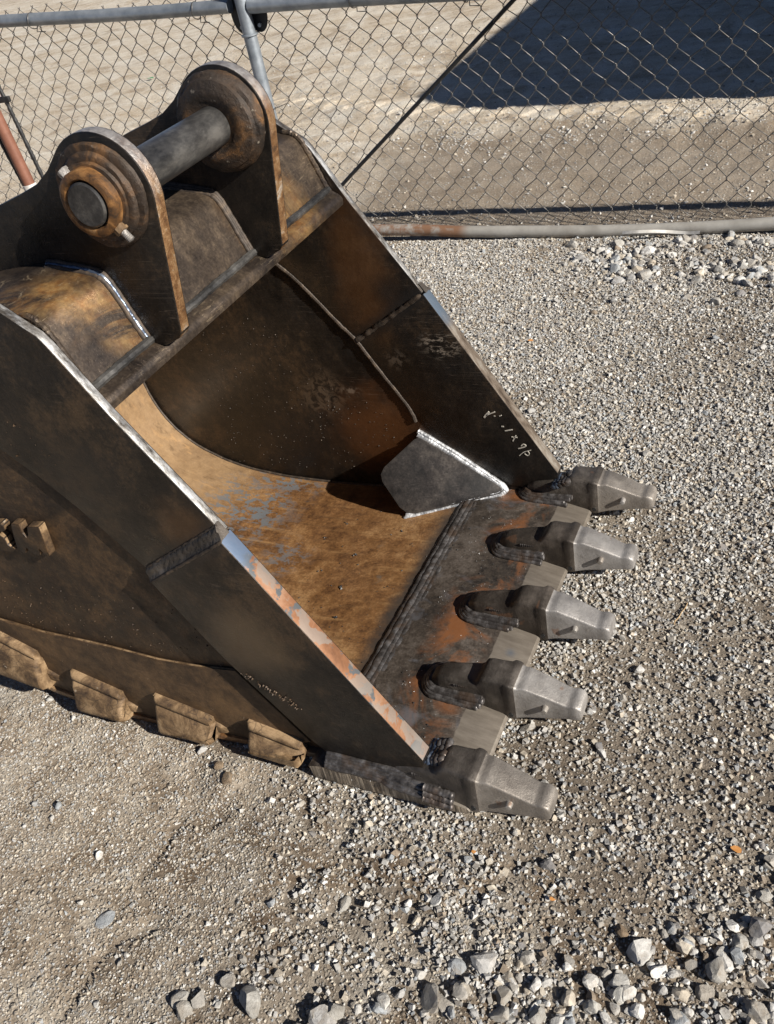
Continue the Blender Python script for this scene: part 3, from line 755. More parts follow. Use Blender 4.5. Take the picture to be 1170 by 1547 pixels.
pts = [(-0.532, 0.004 + 0.992 * t / 60, 0.849) for t in range(61)]
g.tube(wob(pts, 0.0008, 3), 0.0095, 8, 0.04, 0.02, 0.06, step=0.006, seed=1)
g.build('weld_bead', ['pin'], B)
g = Geo()
pts = [(p[0] + 0.003, 0.990, p[1] + 0.004) for p in TUBE[:40]]
pts = [(-0.507, 0.992, 0.828)] + pts
g.tube(wob(pts, 0.0012, 8), 0.0065, 8, 0.03, 0.012, 0.06, step=0.005, seed=2)
g.build('weld_bead', ['tube'], B)
g = Geo()
g.tube(wob([(p[0] + 0.002, 0.006, p[1] + 0.002) for p in TUBE[:40]], 0.001, 8), 0.006, 8, 0.06, 0.012, 0.10, step=0.006, seed=2)
g.build('weld_bead', ['tube'], B)

# hinge ears with bosses
CX, CZ, ER = -0.515, 1.138, 0.110
arc = [(CX + ER * math.cos(math.radians(a)), CZ + ER * math.sin(math.radians(a))) for a in range(-6, 131, 8)]
ear = [(-0.461, 0.852), (-0.452, 0.862)] + arc + [(-0.625, 1.188), (-0.665, 1.164), (-0.72, 1.146), (-0.785, 1.128), (-0.90, 1.090), (-1.05, 1.015), (-1.25, 0.88), (-1.40, 0.72), (-1.25, 0.72), (-0.9, 0.94), (-0.72, 0.98), (-0.60, 0.96), (-0.565, 0.90), (-0.55, 0.845), (-0.50, 0.835)]
ne = len(arc) + 2
for (y0, y1, face) in ((0.196, 0.228, -1), (0.606, 0.640, -1)):
    g = Geo(); g.prism(ear, y0, y1, 0, 1, list(range(0, ne + 4)) + [len(ear) - 1])
    eo = g.build('hinge_ear', ['side', 'earedge'], B, bevel=0.0035)
    g = Geo()
    ec = lambda a, j: 0.016 * math.sin(3 * a + j) + 0.010 * math.sin(7 * a + 2 * j) + 0.006 * math.sin(17 * a + j)
    if y0 < 0.4:
        g.lathe_y(CX, CZ, [(0.096, y0 + 0.002), (0.095, y0 - 0.007), (0.091, y0 - 0.010), (0.081, y0 - 0.0105), (0.079, y0 - 0.018), (0.076, y0 - 0.020), (0.068, y0 - 0.020), (0.067, y0 - 0.026), (0.060, y0 - 0.027)], 44, ecc=ec)
    else:
        g.lathe_y(CX, CZ, [(0.103, y0 + 0.002), (0.102, y0 - 0.012), (0.099, y0 - 0.019), (0.093, y0 - 0.022), (0.090, y0 - 0.033), (0.072, y0 - 0.040), (0.062, y0 - 0.041), (0.050, y0 - 0.036)], 44, ecc=ec)
    g.build('boss', ['boss'], eo, smooth=40)
    g = Geo()
    base = [p for p in TUBE[2:48]]
    for k in range(3):
        pts = [(p[0] + 0.002, y0 - 0.001 - 0.005 * k, p[1] + 0.006 - 0.0035 * k) for p in base]
        g = Geo(); g.tube(wob(pts, 0.0006, k), 0.0058, 9, 0.03, 0.008, 0.05, step=0.004, seed=k)
        g.build('weld_bead', ['weldblue' if y0 < 0.4 and k == 1 else 'weldbrown'], eo, smooth=70)
    g = Geo()
    g.tube(wob([(p[0] + 0.003, y1 + 0.004, p[1] + 0.003) for p in base], 0.0006, 3), 0.0058, 8, 0.03, 0.008, 0.05, step=0.004, seed=9)
    g.build('weld_bead', ['tube'], eo)

pin = Geo()
pin.lathe_y(CX, CZ, [(0.037, 0.1450), (0.0405, 0.148), (0.040, 0.690), (0.038, 0.693)], 48)
po = pin.build('pivot_pin', ['pin'], B, smooth=40)
g = Geo()
g.lathe_y(CX, CZ, [(0.0425, 0.166), (0.0425, 0.1515), (0.046, 0.1475), (0.054, 0.1475), (0.060, 0.152), (0.061, 0.182), (0.042, 0.180), (0.042, 0.166)], 40, ecc=lambda a, j: 0.01 * math.sin(5 * a + 1))
# ring is hollow: drop the two caps
g.f = g.f[:-2]; g.mi = g.mi[:-2]
ro = g.build('retaining_collar', ['collar'], B, smooth=40)
# through bolt of the collar
bd = Vector((0.45, 0, -0.59)).normalized()
c0 = Vector((CX, 0.166, CZ))
def hexprism(g, c, ax, r, l):
    ax = ax.normalized(); u = ax.orthogonal().normalized(); v = ax.cross(u)
    vs = [c + ax * h + u * (r * math.cos(k * math.pi / 3)) + v * (r * math.sin(k * math.pi / 3)) for h in (0, l) for k in range(6)]
    g.add(vs, [tuple(range(5, -1, -1)), tuple(range(6, 12))] + [(k, (k + 1) % 6, (k + 1) % 6 + 6, k + 6) for k in range(6)])
g = Geo(); hexprism(g, c0 - bd * 0.057, -bd, 0.0115, 0.016); g.build('bolt_head', ['nose'], ro, bevel=0.001)
g = Geo(); hexprism(g, c0 + bd * 0.057, bd, 0.0135, 0.014); g.build('nut', ['mud_lit_edge'], ro, bevel=0.001)
g = Geo(); g.tube([c0 + bd * 0.069, c0 + bd * 0.092], 0.007, 10, 0.10, 0.003, 0, step=0.0015); g.build('bolt_end', ['nose'], ro)

# weld-on adapters with bare noses
def ring(x, w0, w1, zt, zb, yc, r=0.009, n=4):
    """rounded trapezoid section at x: half width w0 on top, w1 at the bottom"""
    pts = []
    for (cy, cz, a0, wy) in ((w1 - r, zb + r, -90, 1), (w0 - r, zt - r, 0, 1), (-w0 + r, zt - r, 90, 1), (-w1 + r, zb + r, 180, 1)):
        for k in range(n):
            a = math.radians(a0 + 90 * k / (n - 1)); pts.append((x, yc + cy + r * math.cos(a), cz + r * math.sin(a)))
    return pts
def adapter(yc, seed, corner=False):
    rr = random.Random(seed)
    g = Geo()
    jj = lambda q: rr.uniform(-q, q)
    secs = [(-0.100, 0.012, 0.026, -0.062, -0.094, 0.008), (-0.093, 0.022, 0.036, -0.049, -0.094, 0.012), (-0.068, 0.030, 0.043, -0.037 + jj(.002), -0.094, 0.014), (-0.015, 0.034 + jj(.001), 0.046, -0.027 + jj(.002), -0.094, 0.014),
            (0.020, 0.036, 0.045, -0.023, -0.10, 0.013), (0.030, 0.037, 0.044, -0.016 + jj(.002), -0.10, 0.013), (0.039, 0.037 + jj(.001), 0.043, -0.005 + jj(.002), -0.105, 0.012), (0.053, 0.037, 0.044, 0.000 + jj(.001), -0.108, 0.012), (0.078, 0.038, 0.045, -0.002, -0.110, 0.011),
            (0.095, 0.0395, 0.046, -0.005, -0.110, 0.008), (0.103, 0.0425, 0.048, -0.003, -0.110, 0.005), (0.112, 0.0425, 0.048, -0.004, -0.109, 0.005), (0.120, 0.041, 0.0465, -0.007, -0.108, 0.006)]
    g.loft([ring(x + (0.0 if x < 0.09 else 0.0), a, b, zt, zb, yc, r) for x, a, b, zt, zb, r in secs])
    ao = g.build('tooth_adapter', ['castdark'], B, smooth=50)
    g = Geo()
    nsec = [(0.117, 0.0405, 0.0455, -0.0085, -0.108, 0.005), (0.122, 0.0385, 0.0440, -0.0120, -0.107, 0.005), (0.129, 0.0370, 0.0425, -0.0130, -0.106, 0.005), (0.137, 0.0362, 0.0415, -0.0110, -0.104, 0.005), (0.146, 0.0355, 0.0405, -0.0125, -0.102, 0.005), (0.190, 0.0328, 0.0370, -0.0290, -0.096, 0.005), (0.234, 0.0300, 0.0330, -0.0472, -0.090, 0.005),
            (0.241, 0.0300, 0.0330, -0.0484, -0.0890, 0.005), (0.2475, 0.0303, 0.0335, -0.0462, -0.088, 0.005), (0.257, 0.0306, 0.0335, -0.0464, -0.087, 0.005), (0.266, 0.0300, 0.0325, -0.0500, -0.0860, 0.006), (0.2695, 0.0280, 0.030, -0.0545, -0.0840, 0.007)]
    wear, yaw, sag = rr.uniform(-0.004, 0.003), rr.uniform(-0.03, 0.03), rr.uniform(-0.003, 0.001)
    g.loft([[(p[0] + wear * (x - 0.117) / 0.15 + rr.uniform(-.0002, .0002), p[1] + yaw * (x - 0.117), p[2] + sag * (x - 0.117) / 0.15 + rr.uniform(-.0003, .0003)) for p in ring(x, a, b, zt, zb, yc, r)] for x, a, b, zt, zb, r in nsec])
    g.build('nose', ['nose'], ao, smooth=40)
    for sgn in (-1, 1):
        g = Geo(); ys0 = yc + sgn * 0.034; ys1 = yc + sgn * 0.0545
        g.tube([(0.188, ys0 - sgn * 0.004, -0.060), (0.1885, yc + sgn * 0.044, -0.0595), (0.189, yc + sgn * 0.0495, -0.059)], lambda f: 0.0085 - 0.002 * f, 14)
        g.build('lug', ['nose'], ao, bevel=0.0012, smooth=40)
    # black discs painting the dark inside the lock holes where collar meets lip
    for sgn in (-1, 1):
        g = Geo(); g.tube([(0.108, yc + sgn * 0.040, -0.094), (0.108, yc + sgn * 0.0485, -0.094)], 0.0062, 12)
        g.build('lock_hole_shade', ['black'], ao)
    # horseshoe of stacked weld passes, each pass one bead
    for lay, (o, z, r) in enumerate(((0.006, -0.068, 0.0080), (0.0115, -0.0715, 0.0082), (0.0175, -0.0755, 0.0080), (0.0235, -0.0790, 0.0070))):
        pts = []
        xr = -0.078
        hw = 0.036 + o
        xend = 0.045 + rr.uniform(-0.012, 0.008) - lay * 0.004
        for t in np.linspace(0, 1, 13): pts.append((xend + (xr - xend) * t, yc - hw + 0.006 * t * t, z + 0.006 * (1 - t) * (lay < 2)))
        for a in np.linspace(0, 1, 15)[1:-1]:
            th = math.pi * a; pts.append((xr - (0.019 + o) * math.sin(th), yc - (hw - 0.006) * math.cos(th), z))
        for t in np.linspace(1, 0, 13): pts.append((xend + (xr - xend) * t, yc + hw - 0.006 * t * t, z + 0.006 * (1 - t) * (lay < 2)))
        g = Geo(); g.tube(wob(pts, 0.0007, seed * 7 + lay), r, 12, 0.018, 0.0065, 0.014, step=0.0022, seed=seed + lay)
        g.build('weld_bead', ['weld'], ao, smooth=70)
    # fine ripple high on the body
    g = Geo()
    for sgn in (-1, 1):
        for k in range(13):
            x = -0.03 + k * 0.0058
            g.tube([(x, yc + sgn * 0.0335, -0.050), (x + 0.001, yc + sgn * 0.0345, -0.042)], 0.0022, 6)
    o = g.build('weld_ripple', ['weld'], ao); o['kind'] = 'stuff'
    if corner:
        s2 = 1 if yc < 0.5 else -1
        for k in range(5):
            pts = [(-0.006 + 0.010 * k, yc + s2 * 0.050 - s2 * 0.075 * t / 12, -0.030 + 0.003 * math.sin(t) - 0.012 * (t > 9) + 0.004 * k) for t in range(13)]
            g = Geo(); g.tube(wob(pts, 0.0015, 77 + k), 0.0095, 9, 0.06, 0.008, 0.10, step=0.003, seed=k); g.build('weld_bead', ['weldblue' if k < 2 else 'weld'], ao, smooth=70)
        for k in range(3):
            pts = [(0.0 + 0.014 * t, yc - s2 * (0.050 + 0.006 * k), -0.058 - 0.011 * k - 0.0015 * t) for t in range(6)]
            g = Geo(); g.tube(wob(pts, 0.001, 87 + k), 0.0085, 9, 0.06, 0.008, 0.10, step=0.003, seed=k); g.build('weld_bead', ['weld'], ao, smooth=70)
    return ao
for k, yc in enumerate((-0.014, 0.243, 0.500, 0.757, 1.014)):
    adapter(yc, k + 1, k in (0, 4))

# heel shrouds along the lower near corner
for k, (x0, x1, t0, t1, b0, b1) in enumerate(((-1.245, -1.090, 0.115, 0.046, -0.045, -0.070), (-0.994, -0.845, 0.004, -0.040, -0.123, -0.123), (-0.730, -0.570, -0.014, -0.053, -0.129, -0.117), (-0.458, -0.318, -0.028, -0.060, -0.117, -0.100))):
    g = Geo()
    ns = 14; rings = []
    r = random.Random(k)
    fr_ = [0, 0.012, 0.03] + [i / ns for i in range(1, ns)] + [0.97, 0.985, 1.0]
    for i, f in enumerate(fr_):
        x = x0 + (x1 - x0) * f; zt = t0 + (t1 - t0) * f; zb = b0 + (b1 - b0) * f
        am = 0.0024 if (f > 0.92 and k < 3) else 0.0008
        j = lambda: r.uniform(-am, am)
        e = (0.016, 0.006, 0.0015)[min(i, len(fr_) - 1 - i)] if min(i, len(fr_) - 1 - i) < 3 else 0.0
        mid = (zt + zb) / 2
        prof = [(-0.010, zt + 0.002), (-0.033, zt + 0.001 + j()), (-0.0415 + e, zt - 0.004 + j()), (-0.0435 + e, zt - 0.010 + j()), (-0.0430 + e, zt - 0.0165 + j()), (-0.0400 + e, zt - 0.0185 + 0.6 * j()), (-0.0405 + e, zt - 0.0205 + 0.6 * j()), (-0.0455 + e, zt - 0.0235 + j()), (-0.0530 + e, zt - 0.035 + j()), (-0.0630 + e, mid - 0.004 + j()), (-0.0700 + e, mid - 0.026 + j()), (-0.0715 + e, zb + 0.024 + j()), (-0.0660 + e, zb + 0.009), (-0.052, zb + 0.002), (-0.020, zb - 0.002), (-0.010, zb)]
        rings.append([(x + j() * (0.5 + 1.2 * (f in (0.985, 1.0))), y, z) for y, z in prof])
    g.loft(rings)
    g.build('heel_shroud', ['mud_lit_edge'], B, bevel=0.0, smooth=62)
    if k < 3:
        g = Geo()   # spur of plate showing in front of the shroud
        zc = b1 + 0.030
        sec = [(x1 - 0.004, 0.020, 0.026), (x1 + 0.014, 0.017, 0.022), (x1 + 0.034, 0.010, 0.016), (x1 + 0.062, 0.004, 0.006)]
        g.loft([[(x, -0.012, zc + h - 0.3 * (x - x1)), (x, -0.012 - d_, zc + 0.4 * h - 0.3 * (x - x1)), (x, -0.012 - d_, zc - 0.6 * h - 0.3 * (x - x1)), (x, -0.012, zc - h - 0.3 * (x - x1))] for x, d_, h in sec])
        g.build('plate_spur', ['mud_lit_edge'], B, bevel=0.003, smooth=30)

# raised letters on the near side, their sunlit sides painted tan
def letter(poly): 
    g = Geo(); g.prism(poly, -0.034, -0.011, 0, 1, range(len(poly))); return g.build('raised_letter', ['heel', 'mud_lit_edge'], B, bevel=0.0022)
letter([(-0.9051, 0.506), (-0.8799, 0.5081), (-0.8836, 0.4831), (-0.8777, 0.4704), (-0.8675, 0.481), (-0.8578, 0.5039), (-0.8213, 0.5093), (-0.8273, 0.4691), (-0.836, 0.4221), (-0.8476, 0.4215), (-0.855, 0.4406), (-0.859, 0.4411), (-0.8638, 0.4204), (-0.8814, 0.4191), (-0.8918, 0.4287), (-0.8973, 0.4383), (-0.9117, 0.4183), (-0.9205, 0.4192), (-0.9292, 0.4332), (-0.9171, 0.4735)])
letter([(-0.9937, 0.492), (-0.9438, 0.5004), (-0.9355, 0.4959), (-0.9399, 0.4804), (-0.9607, 0.4726), (-0.9725, 0.4697), (-0.9736, 0.4637), (-0.9649, 0.4615), (-0.9559, 0.4559), (-0.9559, 0.4371), (-0.949, 0.43), (-0.9374, 0.4264), (-0.9526, 0.4175), (-1.0488, 0.404)])

# paint-marker strokes inside the far cutter
CH = [[(-0.2005, 0.1728), (-0.1946, 0.1812), (-0.1834, 0.194)], [(-0.1946, 0.1812), (-0.1793, 0.1885), (-0.1654, 0.1953)], [(-0.1704, 0.1804), (-0.167, 0.1811)], [(-0.1542, 0.1816), (-0.1467, 0.1848)], [(-0.1518, 0.147), (-0.1447, 0.1468)], [(-0.1431, 0.1324), (-0.1203, 0.1388)], [(-0.1255, 0.114), (-0.1175, 0.1118), (-0.109, 0.1136)], [(-0.1119, 0.1193), (-0.1178, 0.1093), (-0.1233, 0.0987)], [(-0.1098, 0.0743), (-0.095, 0.0799), (-0.0862, 0.0848), (-0.0888, 0.0898), (-0.0951, 0.09), (-0.0998, 0.0835)], [(-0.109, 0.0494), (-0.0944, 0.0634), (-0.0722, 0.0724)], [(-0.0926, 0.058), (-0.0837, 0.0519), (-0.0782, 0.0594), (-0.0821, 0.0679)]]
for k, st in enumerate(CH):
    g = Geo(); wd = 0.0028 if k < 1 else (0.0016 if k < 9 else 0.0010)
    P = crom(st, 4) if len(st) > 2 else st
    vs = []; 
    for i, p in enumerate(P):
        a = np.array(P[max(i - 1, 0)]); b = np.array(P[min(i + 1, len(P) - 1)]); t = (b - a) / np.linalg.norm(b - a)
        for s_ in (-1, 1):
            for y in (0.9988, 1.0004): vs.append((p[0] - t[1] * wd * s_, y, p[1] + t[0] * wd * s_))
    fs = []
    for i in range(len(P) - 1):
        q = i * 4; fs += [(q, q + 2, q + 6, q + 4), (q + 1, q + 5, q + 7, q + 3), (q, q + 4, q + 5, q + 1), (q + 2, q + 3, q + 7, q + 6)]
    q = (len(P) - 1) * 4; fs += [(0, 1, 3, 2), (q, q + 2, q + 3, q + 1)]
    g.add(vs, fs); g.build('marker_stroke', ['chalk'], B)

# specks: mud crumbs and spatter stuck to the steel
def crumbs(name, mat, spots):
    g = Geo()
    for (x, y, z, r) in spots:
        vs = [Vector((random.gauss(0, 1), random.gauss(0, 1), random.gauss(0, 1))).normalized() * r * random.uniform(0.6, 1.2) for _ in range(6)]
        base = [(1, 0, 0), (-1, 0, 0), (0, 1, 0), (0, -1, 0), (0, 0, 1), (0, 0, -1)]
        vs = [(x + b[0] * r * random.uniform(.5, 1.2), y + b[1] * r * random.uniform(.5, 1.2), z + b[2] * r * random.uniform(.4, .9)) for b in base]
        g.add(vs, [(0, 2, 4), (2, 1, 4), (1, 3, 4), (3, 0, 4), (2, 0, 5), (1, 2, 5), (3, 1, 5), (0, 3, 5)])
    o = g.build(name, [mat], B); o['kind'] = 'stuff'; return o
sp = []
fi = np.array(INNER)
def floor_z(x): return float(np.interp(x, fi[:12][::-1, 0], fi[:12][::-1, 1])) if x < -0.256 else -0.080
for _ in range(260):
    x = random.uniform(-0.62, 0.0); y = random.uniform(0.02, 0.98); sp.append((x, y, floor_z(x) + 0.001, random.choice((0.0008, 0.001, 0.0014, 0.002, 0.003))))
for x, y, r in ((-0.62, 0.80, 0.006), (-0.52, 0.66, 0.006), (-0.60, 0.58, 0.005), (-0.50, 0.52, 0.007), (-0.42, 0.78, 0.004), (-0.36, 0.72, 0.004), (-0.46, 0.40, 0.006), (-0.66, 0.72, 0.004)):
    for q in range(3): sp.append((x + random.uniform(-0.006, 0.006), y + random.uniform(-0.006, 0.006), floor_z(x) + 0.002, r * random.uniform(0.5, 0.9)))
crumbs('floor_crumbs', 'black', sp)
sp = []
for _ in range(420):
    x = random.uniform(-1.15, -0.5); z = random.uniform(-0.08, 0.55)
    if z < 0.9 * (-0.35 - x) and z > -0.1: sp.append((x, 1.0025, z, random.choice((0.0012, 0.0016, 0.002, 0.003))))
crumbs('wall_crumbs', 'weldbrown', sp)
sp = []
for _ in range(380):
    x = random.uniform(-1.25, -0.42); z = random.uniform(-0.05, 0.30); sp.append((x, -0.0125 if z > 0.13 else -0.0205, z, random.choice((0.0012, 0.0016, 0.0024, 0.0035))))
for _ in range(16):
    x = random.uniform(-0.88, -0.68); z = random.uniform(0.68, 0.80); sp.append((x, -0.0225, z, random.choice((0.0015, 0.002, 0.004))))
for _ in range(70):
    t = random.random(); sp.append((-0.408 + 0.13 * t + random.uniform(-0.006, 0.006), -0.0405, 0.165 - 0.08 * t + random.uniform(-0.01, 0.01), random.choice((0.002, 0.003, 0.0045))))
crumbs('mud_crumbs', 'heel', sp)
sp = []
for yc in (-0.014, 0.243, 0.5, 0.757, 1.014):
    for _ in range(60):
        sp.append((random.uniform(-0.20, 0.02), yc + random.gauss(0, 0.06), -0.0795, random.choice((0.0006, 0.0009, 0.0012))))
crumbs('weld_spatter', 'weldsilver', sp)

# ================================================================== fence
FY = 3.07
F = thing('chain_link_fence', 'low galvanised chain link fence with pipe rails running behind the bucket', 'fence', (-2.0, FY, -0.02))
def railz(x): return 0.962 - 0.062 * (x + 1.5) + 0.004 * math.sin(3 * x)
g = Geo(); g.tube([(x, FY - 0.012, railz(x) + 0.006) for x in np.linspace(-2.075, -9.0, 28)], 0.031, 16); g.build('top_rail', ['galv'], F)
g = Geo(); g.tube([(x, FY - 0.012, railz(x)) for x in np.linspace(-1.965, 2.6, 24)], 0.034, 16); g.build('top_rail', ['galv'], F)
bp = crom([(-9, -0.085), (-5, -0.085), (-3, -0.095), (-1.509, -0.108), (-1.072, -0.127), (-0.731, -0.135), (-0.41, -0.141), (-0.108, -0.140), (0.149, -0.134), (0.366, -0.125), (0.9, -0.105), (1.6, -0.11), (2.6, -0.12)], 5)
g = Geo(); g.tube([(p[0], FY, p[1]) for p in bp], 0.0285, 14); g.build('bottom_rail', ['brail'], F)
g = Geo(); g.tube([(-2.0, FY - 0.02, -0.24), (-2.0, FY - 0.02, 1.12)], 0.0325, 16); g.build('post', ['galv'], F)
g = Geo(); g.tube([(2.3, FY - 0.02, -0.24), (2.3, FY - 0.02, 0.80)], 0.0325, 16); g.build('post', ['galv'], F)
g = Geo(); g.tube([(-6.2, FY - 0.02, -0.24), (-6.2, FY - 0.02, 1.38)], 0.0325, 16); g.build('post', ['galv'], F)
# rail end clamp: two dark pressed halves with a bolt each
for dx in (-0.048, 0.044):
    g = Geo(); hw = 0.052
    circ = [(-2.0 + dx + hw * math.cos(a), 0.957 + 0.085 * math.sin(a)) for a in np.linspace(0, 2 * math.pi, 21)[:-1]]
    g.prism(circ, FY + 0.016, FY + 0.024); cl = g.build('rail_clamp', ['black'], F, bevel=0.002)
    g = Geo(); g.tube([(-2.0 + dx * 1.1, FY + 0.016, 0.905), (-2.0 + dx * 1.1, FY + 0.004, 0.905)], 0.009, 8); g.build('bolt', ['galv'], cl)
g = Geo(); g.tube([(-2.0 + 0.036 * math.cos(a), FY - 0.02 + 0.036 * math.sin(a), 0.875) for a in np.linspace(0, 2 * math.pi, 20)], 0.006, 6); g.build('post_band', ['galv'], F)
g = Geo(); g.tube([(-2.0 + 0.035 * math.cos(a), FY - 0.02 + 0.035 * math.sin(a), 0.535) for a in np.linspace(0, 2 * math.pi, 20)] , 0.0022, 6); g.tube([(-1.966, FY - 0.02, 0.535), (-1.90, FY + 0.01, 0.548), (-1.885, FY, 0.53)], 0.002, 6); g.build('post_tie', ['wire'], F)
# diagonal truss rod
g = Geo(); g.tube([(-2.05, FY + 0.028, -0.13), (-1.657, FY + 0.028, 0.165), (-1.2, FY + 0.028, 0.50), (-0.70, FY + 0.028, 0.867), (-0.62, FY + 0.028, 0.925)], 0.0095, 8); g.build('truss_rod', ['black'], F)
for x in (-3.30, -2.27, -1.43, -0.9, -4.3):
    zc = railz(x); g = Geo()
    g.tube([(x + 0.004 * math.sin(3 * a), FY - 0.012 + 0.038 * math.cos(a), zc + 0.038 * math.sin(a)) for a in np.linspace(0, 2 * math.pi, 18)] + [(x + 0.02, FY - 0.03, zc - 0.05), (x + 0.05, FY, zc - 0.06)], 0.0024, 6)
    g.build('rail_tie', ['wire'], F)
# chain link: one object per woven wire
D, H = 0.1006, 0.113
def warp(x, z):
    return (0.010 * (vnoise(x * 1.3, z * 1.3, 5) - 0.5) * 2 + 0.009 * (vnoise(x * 9, z * 9, 8) - 0.5) * 2,
            0.010 * (vnoise(x * 1.1 + 7, z * 1.1, 6) - 0.5) * 2 + 0.009 * (vnoise(x * 8, z * 8 + 3, 9) - 0.5) * 2,
            0.05 * (vnoise(x * 0.9 + 3, z * 1.2, 7) - 0.5))
for i in range(-92, 54):
    g = Geo(); xb = i * D / 2 + 0.012
    ztop = railz(xb) + 0.075; zb = float(np.interp(xb, [p[0] for p in bp], [p[1] for p in bp])) + 0.030
    j0 = int(math.ceil(zb / (H / 2))); j1 = int(ztop / (H / 2))
    pts = []
    for j in range(j0 - 1, j1 + 1):
        par = (i + j) % 2
        x = xb + (D / 2 + 0.0016 if par else -0.0016); z = j * H / 2
        if z < zb: z = zb
        dx, dz, dy = (float(q) for q in warp(x, z))
        yv = FY + 0.028 + dy * sstep(0.0, 0.3, z - zb) * (1 - sstep(0.75, 0.95, z)) + (0.0022 if par else -0.0022)
        s_ = 0.0045
        if pts:
            pts.append((x + dx, yv - (0.003 if par else -0.003), z + dz - s_)); pts.append((x + dx, yv + (0.003 if par else -0.003), z + dz + s_))
        else: pts.append((x + dx, yv, z + dz))
    if random.random() < 0.4: pts[0] = (pts[0][0] + 0.015, pts[0][1] - 0.02, pts[0][2] + 0.012)
    g.tube(pts, 0.0021, 5, mi=0)
    g.build('wire', ['wire'], F, smooth=80)

# ================================================================== red post with two black rods at the left
P = thing('red_pipe_post', 'rust red steel pipe standing at the fence with a pale collar near its foot', 'pipe', (-3.64, 2.90, -0.02))
g = Geo(); g.tube([(-3.63, 2.90, 0.285), (-3.655, 2.90, 0.60), (-3.69, 2.90, 1.05)], 0.034, 16); g.build('pipe', ['red'], P)
g = Geo(); g.tube([(-3.625, 2.90, 0.225), (-3.63, 2.90, 0.29)], 0.041, 16); g.build('collar', ['plastic'], P, bevel=0.003)
g = Geo(); g.tube([(-3.60, 2.90, -0.16), (-3.625, 2.90, 0.23)], 0.030, 14); g.build('pipe', ['galv'], P)
for dx, zz in ((0.085, 0.72), (-0.095, 0.62)):
    g = Geo(); g.tube([(-3.60 + dx * 0.95, 2.92, 0.235), (-3.65 + dx, 2.92, zz), (-3.69 + dx, 2.92, 1.02)], 0.011, 8, 0.08, 0.02, 0.15, step=0.012); g.build('rod', ['black'], P)
g = Geo(); g.box((-3.665, 2.92, 0.745), (0.26, 0.02, 0.03)); g.build('bracket', ['black'], P, bevel=0.004)
g = Geo(); g.box((-3.62, 2.92, 0.215), (0.24, 0.03, 0.022)); g.build('bracket', ['black'], P, bevel=0.004)

# ================================================================== unseen box added at the right to cast the shadow beyond the fence
K = thing('unseen_shadow_caster', 'unseen blue grey corrugated box with one cut corner, added to cast the shadow beyond the fence', 'shadow caster', (5.6, 7.7, 0))
x0, x1, y0, y1, zt = 2.28, 8.7, 4.34, 11.0, 2.55
foot = [(x0, y0 + 0.50), (x0 + 0.62, y0), (x1, y0), (x1, y1), (x0, y1)]
for (ax, ay), (bx, by) in zip(foot, foot[1:] + foot[:1]):
    g = Geo(); L_ = math.hypot(bx - ax, by - ay); n = max(4, int(L_ / 0.07)); vs = []; fs = []
    tx, ty = (bx - ax) / L_, (by - ay) / L_
    for i in range(n + 1):
        d = 0.03 * ((i // 2) % 2)
        for z in (-0.02, zt - 0.10):
            vs.append((ax + tx * L_ * i / n - ty * (0.03 + d), ay + ty * L_ * i / n + tx * (0.03 + d), z))
    for i in range(n): fs.append((2 * i, 2 * i + 2, 2 * i + 3, 2 * i + 1))
    g.add(vs, fs); g.build('caster_wall', ['caster'], K, smooth=20)
for nm, za, zb_ in (('caster_roof', zt - 0.12, zt), ('caster_base', -0.14, 0.0)):
    g = Geo(); k = len(foot)
    g.add([(a_, b_, z) for z in (za, zb_) for a_, b_ in foot], [tuple(range(k - 1, -1, -1)), tuple(range(k, 2 * k))] + [(i, (i + 1) % k, (i + 1) % k + k, i + k) for i in range(k)])
    g.build(nm, ['caster'], K, bevel=0.01)
for a_, b_ in foot:
    g = Geo(); g.box((a_ + (0.05 if a_ < 5 else -0.05), b_ + (0.06 if b_ < 7 else -0.06), zt / 2 - 0.08), (0.08, 0.08, zt + 0.10)); g.build('caster_post', ['caster'], K, bevel=0.01)

# ================================================================== gravel
def stone_base(kind):
    if kind == 'cube':
        v = np.array([(i, j, k) for k in (-1, 1) for j in (-1, 1) for i in (-1, 1)], float) * 0.62
        f = [(0, 3, 1), (0, 2, 3), (4, 5, 7), (4, 7, 6), (0, 1, 5), (0, 5, 4), (2, 6, 7), (2, 7, 3), (0, 4, 6), (0, 6, 2), (1, 3, 7), (1, 7, 5)]
    elif kind == 'octa':
        v = np.array([(1, 0, 0), (-1, 0, 0), (0, 1, 0), (0, -1, 0), (0, 0, 1), (0, 0, -1)], float)
        f = [(0, 2, 4), (2, 1, 4), (1, 3, 4), (3, 0, 4), (2, 0, 5), (1, 2, 5), (3, 1, 5), (0, 3, 5)]
    elif kind == 'cut':
        bm = bmesh.new(); bmesh.ops.create_icosphere(bm, subdivisions=2, radius=1.0)
        v = np.array([q.co[:] for q in bm.verts]); f = [tuple(x.index for x in q.verts) for q in bm.faces]; bm.free()
    else:
        t = (1 + 5 ** .5) / 2
        v = np.array([(-1, t, 0), (1, t, 0), (-1, -t, 0), (1, -t, 0), (0, -1, t), (0, 1, t), (0, -1, -t), (0, 1, -t), (t, 0, -1), (t, 0, 1), (-t, 0, -1), (-t, 0, 1)], float) / 1.9
        f = [(0, 11, 5), (0, 5, 1), (0, 1, 7), (0, 7, 10), (0, 10, 11), (1, 5, 9), (5, 11, 4), (11, 10, 2), (10, 7, 6), (7, 1, 8), (3, 9, 4), (3, 4, 2), (3, 2, 6), (3, 6, 8), (3, 8, 9), (4, 9, 5), (2, 4, 11), (6, 2, 10), (8, 6, 7), (9, 8, 1)]
    return v, np.array(f)
